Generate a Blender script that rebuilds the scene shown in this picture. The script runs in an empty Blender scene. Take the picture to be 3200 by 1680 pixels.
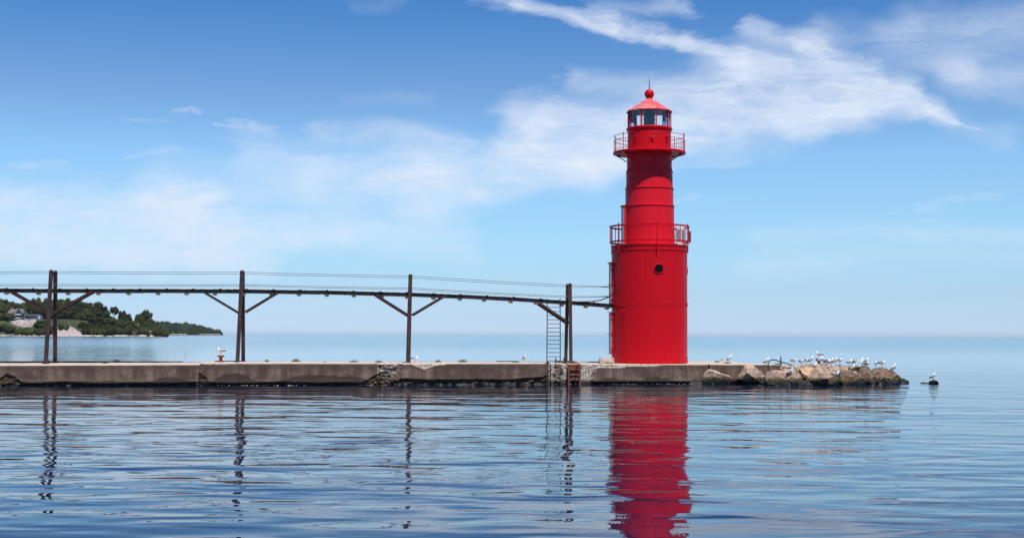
import bpy, bmesh, math, random
from mathutils import Vector, Matrix, noise
from mathutils.bvhtree import BVHTree
import numpy as np
random.seed(7)
R = math.radians; PI = math.pi
S = bpy.context.scene
COL = S.collection

# ------------------------------------------------------------------ camera
F = 4444.0; W0, H0 = 3200.0, 1680.0
ZC = 2.45
cam_d = bpy.data.cameras.new('camera'); cam = bpy.data.objects.new('camera', cam_d); COL.objects.link(cam)
cam_d.sensor_width = 36.0; cam_d.lens = 36.0 * F / W0
cam_d.clip_start = 0.5; cam_d.clip_end = 90000
PITCH = math.atan(207 / F)
cam.matrix_world = (Matrix.Translation((0, 0, ZC)) @ Matrix.Rotation(PI / 2 + PITCH, 4, 'X') @ Matrix.Rotation(R(0.215), 4, 'Z'))
S.camera = cam
CM = cam.matrix_world.to_3x3()

def ray(px, py):
    return CM @ Vector(((px - W0 / 2) / F, -(py - H0 / 2) / F, -1.0))
def at(px, py, Y):                 # world point seen at photo pixel (px, py), at distance Y
    d = ray(px, py); return Vector((0, 0, ZC)) + d * (Y / d.y)
def ground(px, py, z=0.0):
    d = ray(px, py); return Vector((0, 0, ZC)) + d * ((z - ZC) / d.z)

# ------------------------------------------------------------------ light
SUN_EL, SUN_AZ = 62.5, 20.0        # azimuth to the right of straight behind the camera
sd = Vector((math.sin(R(SUN_AZ)) * math.cos(R(SUN_EL)), -math.cos(R(SUN_AZ)) * math.cos(R(SUN_EL)), math.sin(R(SUN_EL))))
sl = bpy.data.lights.new('sun', 'SUN'); sl.energy = 5.0; sl.angle = R(0.55); sl.color = (1.0, 0.955, 0.90)
so = bpy.data.objects.new('sun', sl); COL.objects.link(so)
so.rotation_euler = (-sd).to_track_quat('-Z', 'Y').to_euler()
S.view_settings.view_transform = 'Standard'; S.view_settings.look = 'None'
S.view_settings.gamma = 1.0; S.view_settings.use_curve_mapping = False
S.view_settings.exposure = 0.0

# ------------------------------------------------------------------ node helper
class NT:
    def __init__(s, tree): s.t = tree; s.n = tree.nodes; s.l = tree.links
    def new(s, kind, **kw):
        n = s.n.new(kind)
        for k, v in kw.items(): setattr(n, k, v)
        return n
    def put(s, sock, v):
        if v is None: return
        if isinstance(v, bpy.types.NodeSocket): s.l.new(v, sock)
        else: sock.default_value = v
    def math(s, op, a, b=None, c=None, clamp=False):
        n = s.new('ShaderNodeMath', operation=op, use_clamp=clamp)
        s.put(n.inputs[0], a); s.put(n.inputs[1], b); s.put(n.inputs[2], c)
        return n.outputs[0]
    def vm(s, op, a, b=None, sc=None):
        n = s.new('ShaderNodeVectorMath', operation=op)
        s.put(n.inputs[0], a)
        if b is not None: s.put(n.inputs[1], b)
        if sc is not None: s.put(n.inputs['Scale'], sc)
        return n.outputs['Value'] if op in ('DOT_PRODUCT', 'LENGTH', 'DISTANCE') else n.outputs['Vector']
    def mr(s, v, a, b, c=0.0, d=1.0, smooth=True):
        n = s.new('ShaderNodeMapRange', interpolation_type='SMOOTHSTEP' if smooth else 'LINEAR')
        s.put(n.inputs[0], v)
        for i, q in enumerate((a, b, c, d)): s.put(n.inputs[i + 1], q)
        return n.outputs[0]
    def mix(s, f, a, b, mode='MIX'):
        n = s.new('ShaderNodeMix', data_type='RGBA', blend_type=mode)
        s.put(n.inputs[0], f)
        for sock, v in ((n.inputs[6], a), (n.inputs[7], b)):
            if isinstance(v, tuple) and len(v) == 3: v = (*v, 1)
            s.put(sock, v)
        return n.outputs[2]
    def noise(s, vec, scale, detail=4, rough=0.55, dist=0.0):
        n = s.new('ShaderNodeTexNoise'); s.put(n.inputs['Vector'], vec)
        n.inputs['Scale'].default_value = scale; n.inputs['Detail'].default_value = detail
        n.inputs['Roughness'].default_value = rough; n.inputs['Distortion'].default_value = dist
        return n.outputs[0]
    def mapping(s, vec, scale=(1, 1, 1), rot=(0, 0, 0), loc=(0, 0, 0)):
        n = s.new('ShaderNodeMapping'); s.put(n.inputs[0], vec)
        n.inputs['Scale'].default_value = scale; n.inputs['Rotation'].default_value = rot; n.inputs['Location'].default_value = loc
        return n.outputs[0]

# ------------------------------------------------------------------ world: daylight sky with thin cirrus
wd = bpy.data.worlds.new('World'); S.world = wd; wd.use_nodes = True
wd.node_tree.nodes.clear(); N = NT(wd.node_tree)
sky = N.new('ShaderNodeTexSky', sky_type='NISHITA', sun_disc=False)
sky.sun_elevation = R(SUN_EL); sky.sun_rotation = R(180 - SUN_AZ)
sky.altitude = 200; sky.air_density = 1.0; sky.dust_density = 0.35; sky.ozone_density = 3.0
hs = N.new('ShaderNodeHueSaturation'); hs.inputs['Saturation'].default_value = 1.0; hs.inputs['Hue'].default_value = 0.5
N.l.new(sky.outputs[0], hs.inputs['Color'])
tc = N.new('ShaderNodeTexCoord'); D = tc.outputs['Generated']
sep = N.new('ShaderNodeSeparateXYZ'); N.l.new(D, sep.inputs[0])
Yc = N.math('MAXIMUM', sep.outputs[1], 0.12)
U = N.math('DIVIDE', sep.outputs[0], Yc); V = N.math('DIVIDE', sep.outputs[2], Yc)
cmb = N.new('ShaderNodeCombineXYZ'); N.l.new(U, cmb.inputs[0]); N.l.new(V, cmb.inputs[1]); P = cmb.outputs[0]
def uv(x, y):                      # sky direction (tangents) from full-view coordinates (2576 wide)
    d = ray(x * 1.2422, y * 1.2422); return (d.x / d.y, d.z / d.y)
w1 = N.new('ShaderNodeTexNoise'); N.put(w1.inputs['Vector'], N.mapping(P, scale=(0.6, 1.2, 1))); w1.inputs['Scale'].default_value = 9; w1.inputs['Detail'].default_value = 5; w1.inputs['Roughness'].default_value = 0.6
w2 = N.new('ShaderNodeTexNoise'); N.put(w2.inputs['Vector'], N.mapping(P, scale=(0.45, 1.3, 1))); w2.inputs['Scale'].default_value = 45; w2.inputs['Detail'].default_value = 5; w2.inputs['Roughness'].default_value = 0.65
warp = N.vm('ADD', N.vm('SCALE', N.vm('SUBTRACT', w1.outputs['Color'], (0.5, 0.5, 0.5)), sc=0.065), N.vm('SCALE', N.vm('SUBTRACT', w2.outputs['Color'], (0.5, 0.5, 0.5)), sc=0.022))
Pw = N.vm('ADD', P, N.vm('MULTIPLY', warp, (1.4, 0.75, 0)))
segs = [  # x1,y1,x2,y2, full half-width(px of the 2576 view), strength
 (1185, 8, 1300, 22, 22, .55), (1300, 22, 1520, 52, 24, .8), (1520, 52, 1720, 100, 26, .8), (1720, 100, 1880, 160, 34, .85),
 (1500, 18, 1700, 2, 30, .35),
 (1880, 165, 2130, 195, 75, .8), (2130, 195, 2260, 235, 62, .85), (2240, 228, 2350, 265, 40, .6), (2330, 262, 2420, 287, 17, .55), (2410, 285, 2500, 306, 8, .35), (1890, 70, 2060, 110, 34, .5), (2060, 110, 2170, 175, 50, .75),
 (2180, 175, 2000, 300, 60, .55), (2100, 70, 2300, 60, 50, .35), (2300, 60, 2620, 70, 75, .34), (2250, 120, 2420, 160, 60, .3), (2420, 170, 2620, 190, 60, .38), (2200, 230, 2560, 330, 40, .2),
 (1430, 205, 1800, 225, 34, .5), (1800, 225, 2120, 250, 90, .8), (1650, 290, 1950, 285, 95, .85), (1950, 290, 2200, 275, 50, .5),
 (1320, 300, 1560, 310, 60, .75), (1560, 385, 1820, 330, 50, .55), (1300, 370, 1640, 370, 75, .75), (1050, 430, 1480, 415, 85, .72), (800, 460, 1150, 470, 70, .4),
 (1480, 425, 1180, 510, 34, .5), (1180, 510, 1000, 552, 30, .45),
 (780, 330, 1150, 345, 36, .5), (600, 400, 1100, 430, 70, .42), (400, 480, 1100, 500, 75, .35),
 (0, 505, 500, 520, 60, .55), (0, 580, 600, 600, 75, .6), (500, 595, 1150, 600, 50, .5), (0, 650, 700, 650, 45, .45),
 (520, 314, 580, 318, 8, .26), (560, 305, 600, 309, 5, .26), (600, 322, 680, 316, 9, .22), (560, 325, 660, 330, 14, .2), (300, 311, 330, 312, 5, .2), (340, 314, 365, 320, 5, .18), (385, 317, 408, 318, 4, .16), (412, 290, 445, 292, 6, .22), (450, 288, 478, 291, 5, .2), (10, 430, 100, 425, 12, .2), (60, 420, 185, 424, 14, .2), (860, 250, 1080, 240, 20, .12),
 (900, 30, 1030, 22, 26, .07), (300, 405, 420, 395, 10, .2),
 (1700, 420, 1860, 392, 16, .25), (2300, 524, 2400, 503, 13, .2), (2380, 505, 2500, 490, 12, .18), (2215, 540, 2260, 535, 6, .2), (1950, 600, 2570, 590, 36, .34), (1850, 660, 2570, 650, 30, .22),
 (1700, 520, 1760, 500, 10, .2),
]
mask = None
for (x1, y1, x2, y2, hw, st) in segs:
    a = Vector((*uv(x1, y1), 0)); b = Vector((*uv(x2, y2), 0)); ab = b - a; L2 = ab.length_squared
    wv = hw * 1.2422 / F * 1.25
    pa = N.vm('SUBTRACT', Pw, tuple(a))
    t = N.math('MULTIPLY', N.vm('DOT_PRODUCT', pa, tuple(ab)), 1 / L2, clamp=True)
    q = N.vm('SUBTRACT', pa, N.vm('SCALE', tuple(ab), sc=t))
    dd = N.vm('LENGTH', q)
    m = N.mr(dd, wv * 1.15, 0.0, 0.0, st)
    # soft union keeps the bands from showing as capsules
    mask = m if mask is None else N.math('SUBTRACT', N.math('ADD', mask, m), N.math('MULTIPLY', mask, m))
fib = N.noise(N.mapping(Pw, scale=(0.32, 1.0, 1), rot=(0, 0, R(-12))), 34, 7, 0.62, 0.5)
fine = N.noise(N.mapping(Pw, scale=(0.5, 1.0, 1), rot=(0, 0, R(14))), 12, 5, 0.6, 0.3)
fib2 = N.noise(N.mapping(Pw, scale=(0.16, 1.0, 1), rot=(0, 0, R(-15))), 95, 5, 0.7, 0.8)
tex = N.math('ADD', N.math('MULTIPLY', N.math('ADD', N.math('MULTIPLY', fib, 0.55), N.math('MULTIPLY', fib2, 0.45)), 0.95), N.math('MULTIPLY', fine, 0.85))       # about 0.9
tex = N.mr(tex, 0.62, 1.15, 0.12, 1.45, smooth=False)
alpha = N.math('MULTIPLY', mask, tex, clamp=True)
high = N.math('MULTIPLY', N.mr(N.noise(D, 3.0, 6, 0.6, 0.4), 0.55, 0.85, 0, 0.3), N.mr(sep.outputs[1], 0.6, 0.1, 0, 1))   # thin cirrus over the rest of the sky
alpha = N.math('MAXIMUM', alpha, high)
alpha = N.math('MULTIPLY', alpha, 1.0, clamp=True)
# thin pale air along the horizon
rp = N.new('ShaderNodeValToRGB'); N.l.new(N.math('MULTIPLY', sep.outputs[2], 3.0), rp.inputs[0])
stops = [(0.0, (.90, 1.20, 2.0)), (0.035, (.78, 1.05, 1.70)), (0.09, (.74, .98, 1.44)), (0.20, (.80, 1.10, 1.40)), (.37, (.86, 1.15, 1.40)), (.50, (.68, .92, 1.20)), (.68, (.385, .735, 1.13)), (1.0, (.19, .49, .93))]
el = rp.color_ramp.elements; SC = 2.1
el[0].position = 0; el[1].position = 1.0
for (p_, c_) in stops[1:-1]: el.new(p_)
for e_, (p_, c_) in zip(sorted(el, key=lambda q: q.position), stops): e_.position = p_; e_.color = (c_[0] / SC, c_[1] / SC, c_[2] / SC, 1)
c0 = N.vm('SCALE', rp.outputs[0], sc=SC)
c1 = N.vm('MULTIPLY', hs.outputs[0], c0)
c2 = N.mix(alpha, c1, (7.5, 8.35, 9.75))
bg = N.new('ShaderNodeBackground'); N.l.new(c2, bg.inputs[0]); bg.inputs[1].default_value = 0.1
wo = N.new('ShaderNodeOutputWorld'); N.l.new(bg.outputs[0], wo.inputs[0])

# ------------------------------------------------------------------ object helpers
def link(name, me, m=None, parent=None):
    o = bpy.data.objects.new(name, me); COL.objects.link(o)
    if m is not None:
        for q in (m if isinstance(m, (list, tuple)) else [m]): me.materials.append(q)
    if parent is not None: o.parent = parent
    return o
def tag(o, label=None, cat=None, group=None, kind=None):
    if label: o['label'] = label
    if cat: o['category'] = cat
    if group: o['group'] = group
    if kind: o['kind'] = kind
    return o
def empty(name, loc, label, cat, group=None, rz=0.0):
    o = bpy.data.objects.new(name, None); COL.objects.link(o); o.location = loc; o.rotation_euler = (0, 0, rz)
    o.empty_display_size = 0.3
    return tag(o, label, cat, group)

class MB:
    def __init__(s): s.v = []; s.f = []; s.mi = []; s.sm = []; s.M = Matrix.Identity(4)
    def add(s, vs, fs, mi=0, smooth=False):
        b = len(s.v)
        s.v += [s.M @ Vector(v) for v in vs]
        for f in fs: s.f.append([i + b for i in f]); s.mi.append(mi); s.sm.append(smooth)
        return s
    def box(s, c, d, rot=None, mi=0):
        hx, hy, hz_ = d[0] / 2, d[1] / 2, d[2] / 2
        vs = [Vector((x, y, z)) for x in (-hx, hx) for y in (-hy, hy) for z in (-hz_, hz_)]
        if rot is not None: vs = [rot @ v for v in vs]
        vs = [v + Vector(c) for v in vs]
        return s.add(vs, [(0, 1, 3, 2), (4, 6, 7, 5), (0, 4, 5, 1), (2, 3, 7, 6), (0, 2, 6, 4), (1, 5, 7, 3)], mi)
    def beam(s, a, b, w, h, mi=0, up=Vector((0, 0, 1))):
        a = Vector(a); b = Vector(b); d = (b - a); L = d.length; d.normalize()
        x = d.cross(up)
        if x.length < 1e-4: x = Vector((1, 0, 0))
        x.normalize(); z = x.cross(d)
        rot = Matrix((x, d, z)).transposed()
        return s.box((a + b) / 2, (w, L, h), rot, mi)
    def tube(s, pts, r, seg=8, mi=0, caps=True, smooth=True, closed=False):
        pts = [Vector(p) for p in pts]; n = len(pts)
        rs = r if isinstance(r, (list, tuple)) else [r] * n
        vs = []; fs = []; prev = None
        for i, p in enumerate(pts):
            a = pts[i - 1] if (i > 0 or closed) else p; b = pts[(i + 1) % n] if (i < n - 1 or closed) else p
            d = (b - a).normalized()
            x = d.cross(Vector((0, 0, 1)) if prev is None else prev)
            if prev is None and x.length < 1e-3: x = d.cross(Vector((0, 1, 0)))
            if prev is not None: x = prev - d * prev.dot(d)
            x.normalize(); y = d.cross(x).normalized(); prev = x
            for k in range(seg):
                t = 2 * PI * k / seg
                vs.append(p + (x * math.cos(t) + y * math.sin(t)) * rs[i])
        m = n if closed else n - 1
        for i in range(m):
            j = (i + 1) % n
            for k in range(seg):
                fs.append((i * seg + k, i * seg + (k + 1) % seg, j * seg + (k + 1) % seg, j * seg + k))
        s.add(vs, fs, mi, smooth)
        if caps and not closed:
            s.add(vs[:seg], [tuple(range(seg))[::-1]], mi); s.add(vs[-seg:], [tuple(range(seg))], mi)
        return s
    def lathe(s, prof, seg=48, mi=0, smooth=True, cap0=False, cap1=False, c=(0, 0, 0), a0=0.0):
        if smooth and len(prof) > 2:            # break the smoothing at sharp corners of the profile
            runs = [[prof[0], prof[1]]]
            for i in range(2, len(prof)):
                a = Vector((prof[i - 1][0] - prof[i - 2][0], prof[i - 1][1] - prof[i - 2][1])); b = Vector((prof[i][0] - prof[i - 1][0], prof[i][1] - prof[i - 1][1]))
                if a.length > 0 and b.length > 0 and a.angle(b) < R(32): runs[-1].append(prof[i])
                else: runs.append([prof[i - 1], prof[i]])
            if len(runs) > 1:
                for q in runs: s.lathe(q, seg, mi, smooth, c=c, a0=a0)
                if cap0 or cap1: s.lathe([prof[-1], prof[-1]] if cap1 else [prof[0], prof[0]], seg, mi, False, cap0=True, c=c, a0=a0)
                return s
        vs = []; fs = []
        for (r, z) in prof:
            for k in range(seg):
                t = 2 * PI * (k + 0.5) / seg + a0; vs.append((c[0] + r * math.cos(t), c[1] + r * math.sin(t), c[2] + z))
        for i in range(len(prof) - 1):
            for k in range(seg):
                a = i * seg + k; b = i * seg + (k + 1) % seg
                fs.append((a, b, b + seg, a + seg))
        s.add(vs, fs, mi, smooth)
        if cap0: s.add(vs[:seg], [tuple(range(seg))[::-1]], mi)
        if cap1: s.add(vs[-seg:], [tuple(range(seg))], mi)
        return s
    def ring(s, r, z, tr, seg=96, mi=0, ts=6, c=(0, 0, 0)):
        return s.tube([(c[0] + r * math.cos(2 * PI * k / seg), c[1] + r * math.sin(2 * PI * k / seg), c[2] + z) for k in range(seg)], tr, ts, mi, closed=True)
    def dome(s, p, nrm, r, mi=0):       # a rivet head
        n = Vector(nrm).normalized(); x = n.orthogonal().normalized(); y = n.cross(x); p = Vector(p)
        vs = []; 
        for (q, h) in ((1.0, 0), (0.75, 0.55)):
            for k in range(6):
                t = PI * k / 3; vs.append(p + (x * math.cos(t) + y * math.sin(t)) * r * q + n * r * h)
        vs.append(p + n * r * 0.8)
        fs = [(k, (k + 1) % 6, 6 + (k + 1) % 6, 6 + k) for k in range(6)] + [(6 + k, 6 + (k + 1) % 6, 12) for k in range(6)]
        return s.add(vs, fs, mi, True)
    def build(s, name, m, parent=None, bevel=0.0):
        me = bpy.data.meshes.new(name); me.from_pydata([tuple(v) for v in s.v], [], s.f)
        me.polygons.foreach_set('material_index', s.mi); me.polygons.foreach_set('use_smooth', s.sm); me.update()
        o = link(name, me, m, parent)
        if bevel > 0:
            b = o.modifiers.new('bevel', 'BEVEL'); b.width = bevel; b.segments = 2; b.limit_method = 'ANGLE'; b.angle_limit = R(50)
        return o

# ------------------------------------------------------------------ materials
def material(name):
    m = bpy.data.materials.new(name); m.use_nodes = True; m.node_tree.nodes.clear(); n = NT(m.node_tree)
    b = n.new('ShaderNodeBsdfPrincipled'); o = n.new('ShaderNodeOutputMaterial'); n.l.new(b.outputs[0], o.inputs[0])
    return m, n, b
def objc(n): return n.new('ShaderNodeTexCoord').outputs['Object']
def posn(n): return n.new('ShaderNodeNewGeometry').outputs['Position']
def simple(name, c1, c2=None, scale=6.0, rough=0.6, bump=0.0, bscale=30.0, metal=0.0, stretch=(1, 1, 1), coat=0.0, contrast=(0.35, 0.65)):
    m, n, b = material(name); P = n.mapping(objc(n), scale=stretch)
    if c2 is None: n.put(b.inputs['Base Color'], (*c1, 1))
    else: n.put(b.inputs['Base Color'], n.mix(n.mr(n.noise(P, scale, 6, 0.65), *contrast), c1, c2))
    b.inputs['Roughness'].default_value = rough; b.inputs['Metallic'].default_value = metal
    if coat: b.inputs['Coat Weight'].default_value = coat; b.inputs['Coat Roughness'].default_value = 0.12
    if bump:
        bp = n.new('ShaderNodeBump'); bp.inputs['Strength'].default_value = 1.0; bp.inputs['Distance'].default_value = bump
        n.put(bp.inputs['Height'], n.noise(P, bscale, 5, 0.6)); n.l.new(bp.outputs[0], b.inputs['Normal'])
    return m

def red_paint(name, col=(0.57, 0.004, 0.012), faded=(0.62, 0.035, 0.04), rough=0.36, fade=(0.62, 0.9)):
    m, n, b = material(name); P = objc(n)
    streak = n.noise(n.mapping(P, scale=(1, 1, 0.12)), 7, 6, 0.7)
    patch = n.noise(P, 1.3, 5, 0.6)
    fd = n.math('ADD', n.math('MULTIPLY', streak, 0.55), n.math('MULTIPLY', patch, 0.5))
    base = n.mix(n.mr(fd, *[q * 1.0 for q in fade]), col, faded)
    dark = n.mr(n.noise(n.mapping(P, scale=(1, 1, 0.1), loc=(3, 1, 0)), 11, 4, 0.6), 0.56, 0.76, 0, 0.38)
    base = n.mix(dark, base, (0.24, 0.004, 0.008))
    zz = n.new('ShaderNodeSeparateXYZ'); n.l.new(P, zz.inputs[0])
    chip = n.math('MULTIPLY', n.mr(n.noise(P, 9, 5, .75), .655, .675), n.mr(zz.outputs[2], .42, .12))
    base = n.mix(chip, base, (.72, .62, .52))                # flaked paint at the foot
    n.put(b.inputs['Base Color'], base)
    n.put(b.inputs['Roughness'], n.mr(streak, 0.3, 0.7, rough - 0.06, rough + 0.14))
    b.inputs['Specular IOR Level'].default_value = 0.14
    bp = n.new('ShaderNodeBump'); bp.inputs['Distance'].default_value = 0.006
    n.put(bp.inputs['Height'], n.noise(P, 2.2, 4, 0.6)); n.l.new(bp.outputs[0], b.inputs['Normal'])
    return m
M_red = red_paint('red_paint')
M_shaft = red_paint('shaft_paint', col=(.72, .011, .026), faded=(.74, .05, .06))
M_roof = red_paint('faded_roof_paint', col=(0.66, 0.06, 0.07), faded=(0.72, 0.30, 0.28), rough=0.38, fade=(0.42, 0.70))
M_rust = simple('rusted_steel', (0.13, 0.035, 0.02), (0.21, 0.065, 0.035), 9, 0.8, 0.006, 40)
M_post = simple('brown_steel', (0.018, 0.007, 0.006), (0.062, 0.022, 0.016), 5, 0.55, 0.004, 40, stretch=(1, 1, 0.4))
M_beam = simple('dark_timber', (0.012, 0.009, 0.009), (0.035, 0.022, 0.018), 4, 0.8, 0.004, 30)
M_dark = simple('black_steel', (0.012, 0.010, 0.012), (0.03, 0.02, 0.02), 8, 0.5)
M_fix = simple('weathered_fixture', (0.72, 0.69, 0.62), (0.42, 0.38, 0.32), 12, 0.6)
M_wire = simple('steel_wire', (0.16, 0.15, 0.17), (0.09, 0.08, 0.09), 3, 0.5, metal=0.3)
M_grey = simple('grey_panel', (0.17, 0.18, 0.20), (0.24, 0.25, 0.27), 10, 0.45)
M_pale = simple('pale_enamel', (0.78, 0.76, 0.70), (0.62, 0.60, 0.55), 10, 0.4)
M_lad = simple('black_brown_steel', (0.014, 0.008, 0.008), (0.04, 0.02, 0.016), 6, 0.7)
M_mauve = simple('mauve_grey', (0.20, 0.17, 0.20), (0.28, 0.24, 0.27), 8, 0.5)  # pinkish grey of the door faces
M_blk = simple('black_glass', (0.004, 0.004, 0.005), None, rough=0.35); M_blk.node_tree.nodes['Principled BSDF'].inputs['Specular IOR Level'].default_value = 0.1
M_lens = simple('lens_glass', (0.015, 0.018, 0.030), (0.03, 0.035, 0.05), 5, 0.12)
M_block = simple('broken_concrete', (0.62, 0.50, 0.40), (0.34, 0.26, 0.21), 9, 0.9, 0.02, 14)
def glass_mat():
    m = bpy.data.materials.new('lantern_glass'); m.use_nodes = True; m.node_tree.nodes.clear(); n = NT(m.node_tree)
    t = n.new('ShaderNodeBsdfTransparent'); t.inputs[0].default_value = (0.93, 0.97, 0.98, 1)
    g = n.new('ShaderNodeBsdfGlossy'); g.inputs['Roughness'].default_value = 0.03; g.inputs[0].default_value = (0.9, 0.95, 1, 1)
    fr = n.new('ShaderNodeFresnel'); fr.inputs[0].default_value = 1.5
    mx = n.new('ShaderNodeMixShader'); n.l.new(n.math('ADD', fr.outputs[0], 0.03), mx.inputs[0]); n.l.new(t.outputs[0], mx.inputs[1]); n.l.new(g.outputs[0], mx.inputs[2])
    o = n.new('ShaderNodeOutputMaterial'); n.l.new(mx.outputs[0], o.inputs[0]); return m
M_glass = glass_mat()

# ------------------------------------------------------------------ water
def build_water():
    m, n, b = material('lake_water')
    P = posn(n)
    h1 = n.noise(n.mapping(P, scale=(0.17, 0.34, 1), rot=(0, 0, R(9))), 1.0, 1, 0.5, 0.5)      # long swell
    h2 = n.noise(n.mapping(P, scale=(0.36, 0.74, 1), rot=(0, 0, R(-34))), 1.0, 1, 0.5, 0.6)    # crossing wavelets
    h2 = n.math('ADD', h2, n.noise(n.mapping(P, scale=(0.44, 0.86, 1), rot=(0, 0, R(27)), loc=(7, 3, 0)), 1.0, 1, 0.5, 0.6))
    h3 = n.noise(n.mapping(P, scale=(2.1, 3.4, 1), rot=(0, 0, R(12))), 1.0, 1, 0.5, 0.4)      # ripples
    patch = n.mr(n.noise(n.mapping(P, scale=(0.035, 0.05, 1), loc=(3, 1, 0)), 1.0, 2, 0.5, 0.5), 0.36, 0.62, 0.25, 1.3)
    h = n.math('ADD', n.math('MULTIPLY', h1, 0.075), n.math('MULTIPLY', n.math('MULTIPLY', h2, n.mr(patch, .25, 1.3, .75, 1.2)), 0.034))
    h = n.math('ADD', h, n.math('MULTIPLY', n.math('MULTIPLY', h3, patch), 0.0034))
    far = n.new('ShaderNodeSeparateXYZ'); n.l.new(P, far.inputs[0])
    h = n.math('ADD', h, n.math('MULTIPLY', n.noise(n.mapping(P, scale=(0.15, 0.35, 1)), 1.0, 3, 0.6, 0.5), n.mr(far.outputs[1], 80, 260, 0.0, 0.19)))
    bp = n.new('ShaderNodeBump'); bp.inputs['Strength'].default_value = 1.0; bp.inputs['Distance'].default_value = 1.0
    n.put(bp.inputs['Height'], h); n.l.new(bp.outputs[0], b.inputs['Normal'])
    sy = n.new('ShaderNodeSeparateXYZ'); n.l.new(P, sy.inputs[0])
    n.put(b.inputs['Base Color'], n.mix(n.mr(sy.outputs[1], 76, 150), (0.002, 0.012, 0.036), (0.10, 0.23, 0.30)))   # dark harbour; open lake's turquoise lightened to carry the bright horizon sky's reflection
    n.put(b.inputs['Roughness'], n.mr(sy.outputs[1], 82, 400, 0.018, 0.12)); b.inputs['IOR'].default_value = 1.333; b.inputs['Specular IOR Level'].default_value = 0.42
    # one sheet to the horizon
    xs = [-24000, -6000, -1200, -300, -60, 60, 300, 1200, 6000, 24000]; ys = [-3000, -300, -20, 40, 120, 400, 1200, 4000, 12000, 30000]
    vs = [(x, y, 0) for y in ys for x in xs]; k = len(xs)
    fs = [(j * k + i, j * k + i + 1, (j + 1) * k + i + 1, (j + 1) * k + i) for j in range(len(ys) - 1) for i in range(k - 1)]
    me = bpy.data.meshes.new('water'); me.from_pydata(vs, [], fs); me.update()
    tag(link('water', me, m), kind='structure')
build_water()

# ------------------------------------------------------------------ pier
A0 = Vector((-24.0, 66.6, 0)); UD = Vector((0.9817, 0.190, 0)).normalized(); NB = Vector((-UD.y, UD.x, 0))
def s_px(px):
    k = (px - 1600) / F; return (k * A0.y - A0.x) / (UD.x - k * UD.y)
def wall(s, d, z): return A0 + UD * s + NB * d + Vector((0, 0, z))
def nz(x, y, z=0.0): return noise.noise(Vector((x, y, z)))
def fbm(x, y, z=0.0, o=4): return noise.fractal(Vector((x, y, z)), 0.8, 2.1, o)
def sstep(a, b, x):
    t = min(1, max(0, (x - a) / (b - a))); return t * t * (3 - 2 * t)

def concrete_mat():
    m, n, b = material('old_concrete'); P = posn(n)
    at_ = n.new('ShaderNodeAttribute', attribute_name='wear'); se = n.new('ShaderNodeSeparateColor'); n.l.new(at_.outputs['Color'], se.inputs[0])
    spall, wet, moss = se.outputs
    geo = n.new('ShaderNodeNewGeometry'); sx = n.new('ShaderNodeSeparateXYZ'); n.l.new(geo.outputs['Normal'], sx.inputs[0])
    streak = n.noise(n.mapping(P, scale=(1, 1, 0.10)), 2.6, 6, 0.68)
    blot = n.noise(P, 0.9, 6, 0.65); grain = n.noise(P, 22, 5, 0.7)
    c = n.mix(n.mr(streak, 0.34, 0.68), (0.115, 0.068, 0.047), (0.27, 0.185, 0.135))
    c = n.mix(n.mr(blot, 0.42, 0.66, 0, 0.8), c, (0.075, 0.043, 0.030))
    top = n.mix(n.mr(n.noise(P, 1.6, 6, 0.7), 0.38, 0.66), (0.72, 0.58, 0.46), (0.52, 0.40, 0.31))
    sz = n.new('ShaderNodeSeparateXYZ'); n.l.new(P, sz.inputs[0])
    band_z = n.math('ADD', sz.outputs[2], n.math('MULTIPLY', n.noise(n.mapping(P, scale=(1, 1, .3)), 1.4, 6, .7), .6))
    c = n.mix(n.math('MULTIPLY', n.mr(band_z, 0.92, 1.15), .55), c, (0.075, 0.052, 0.042))          # darker band towards the wall top
    c = n.mix(n.math('MULTIPLY', n.mr(band_z, 0.62, 0.50), .6), c, (0.24, 0.175, 0.12))
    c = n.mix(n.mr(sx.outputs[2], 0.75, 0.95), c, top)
    chips = n.mix(n.mr(n.noise(P, 9, 5, 0.75), 0.40, 0.62), (0.26, 0.20, 0.155), (0.72, 0.62, 0.52))
    c = n.mix(spall, c, chips)
    c = n.mix(n.math('MULTIPLY', wet, 0.9), c, (0.046, 0.021, 0.013))
    mc = n.mix(n.mr(n.noise(P, 13, 6, 0.8), 0.46, 0.66), (0.020, 0.012, 0.006), (0.25, 0.14, 0.045))
    szz = n.new('ShaderNodeSeparateXYZ'); n.l.new(P, szz.inputs[0])
    mc = n.mix(n.mr(n.math('ADD', szz.outputs[2], n.math('MULTIPLY', n.noise(P, 3, 4, .6), .12)), .15, .08), mc, (0.006, 0.005, 0.004))
    c = n.mix(moss, c, mc)
    c = n.mix(n.mr(grain, 0.25, 0.75, 0.0, 0.35), c, n.mix(0.5, c, (0, 0, 0)))
    n.put(b.inputs['Base Color'], c)
    n.put(b.inputs['Roughness'], n.mr(wet, 0, 1, 0.9, 0.55))
    bp = n.new('ShaderNodeBump'); bp.inputs['Distance'].default_value = 0.03
    n.put(bp.inputs['Height'], n.math('ADD', n.math('MULTIPLY', n.noise(P, 12, 6, 0.7), 0.6), n.math('MULTIPLY', n.math('MULTIPLY', n.noise(P, 6, 5, 0.7), spall), 2.0)))
    n.l.new(bp.outputs[0], b.inputs['Normal'])
    return m
M_conc = concrete_mat()

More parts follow.
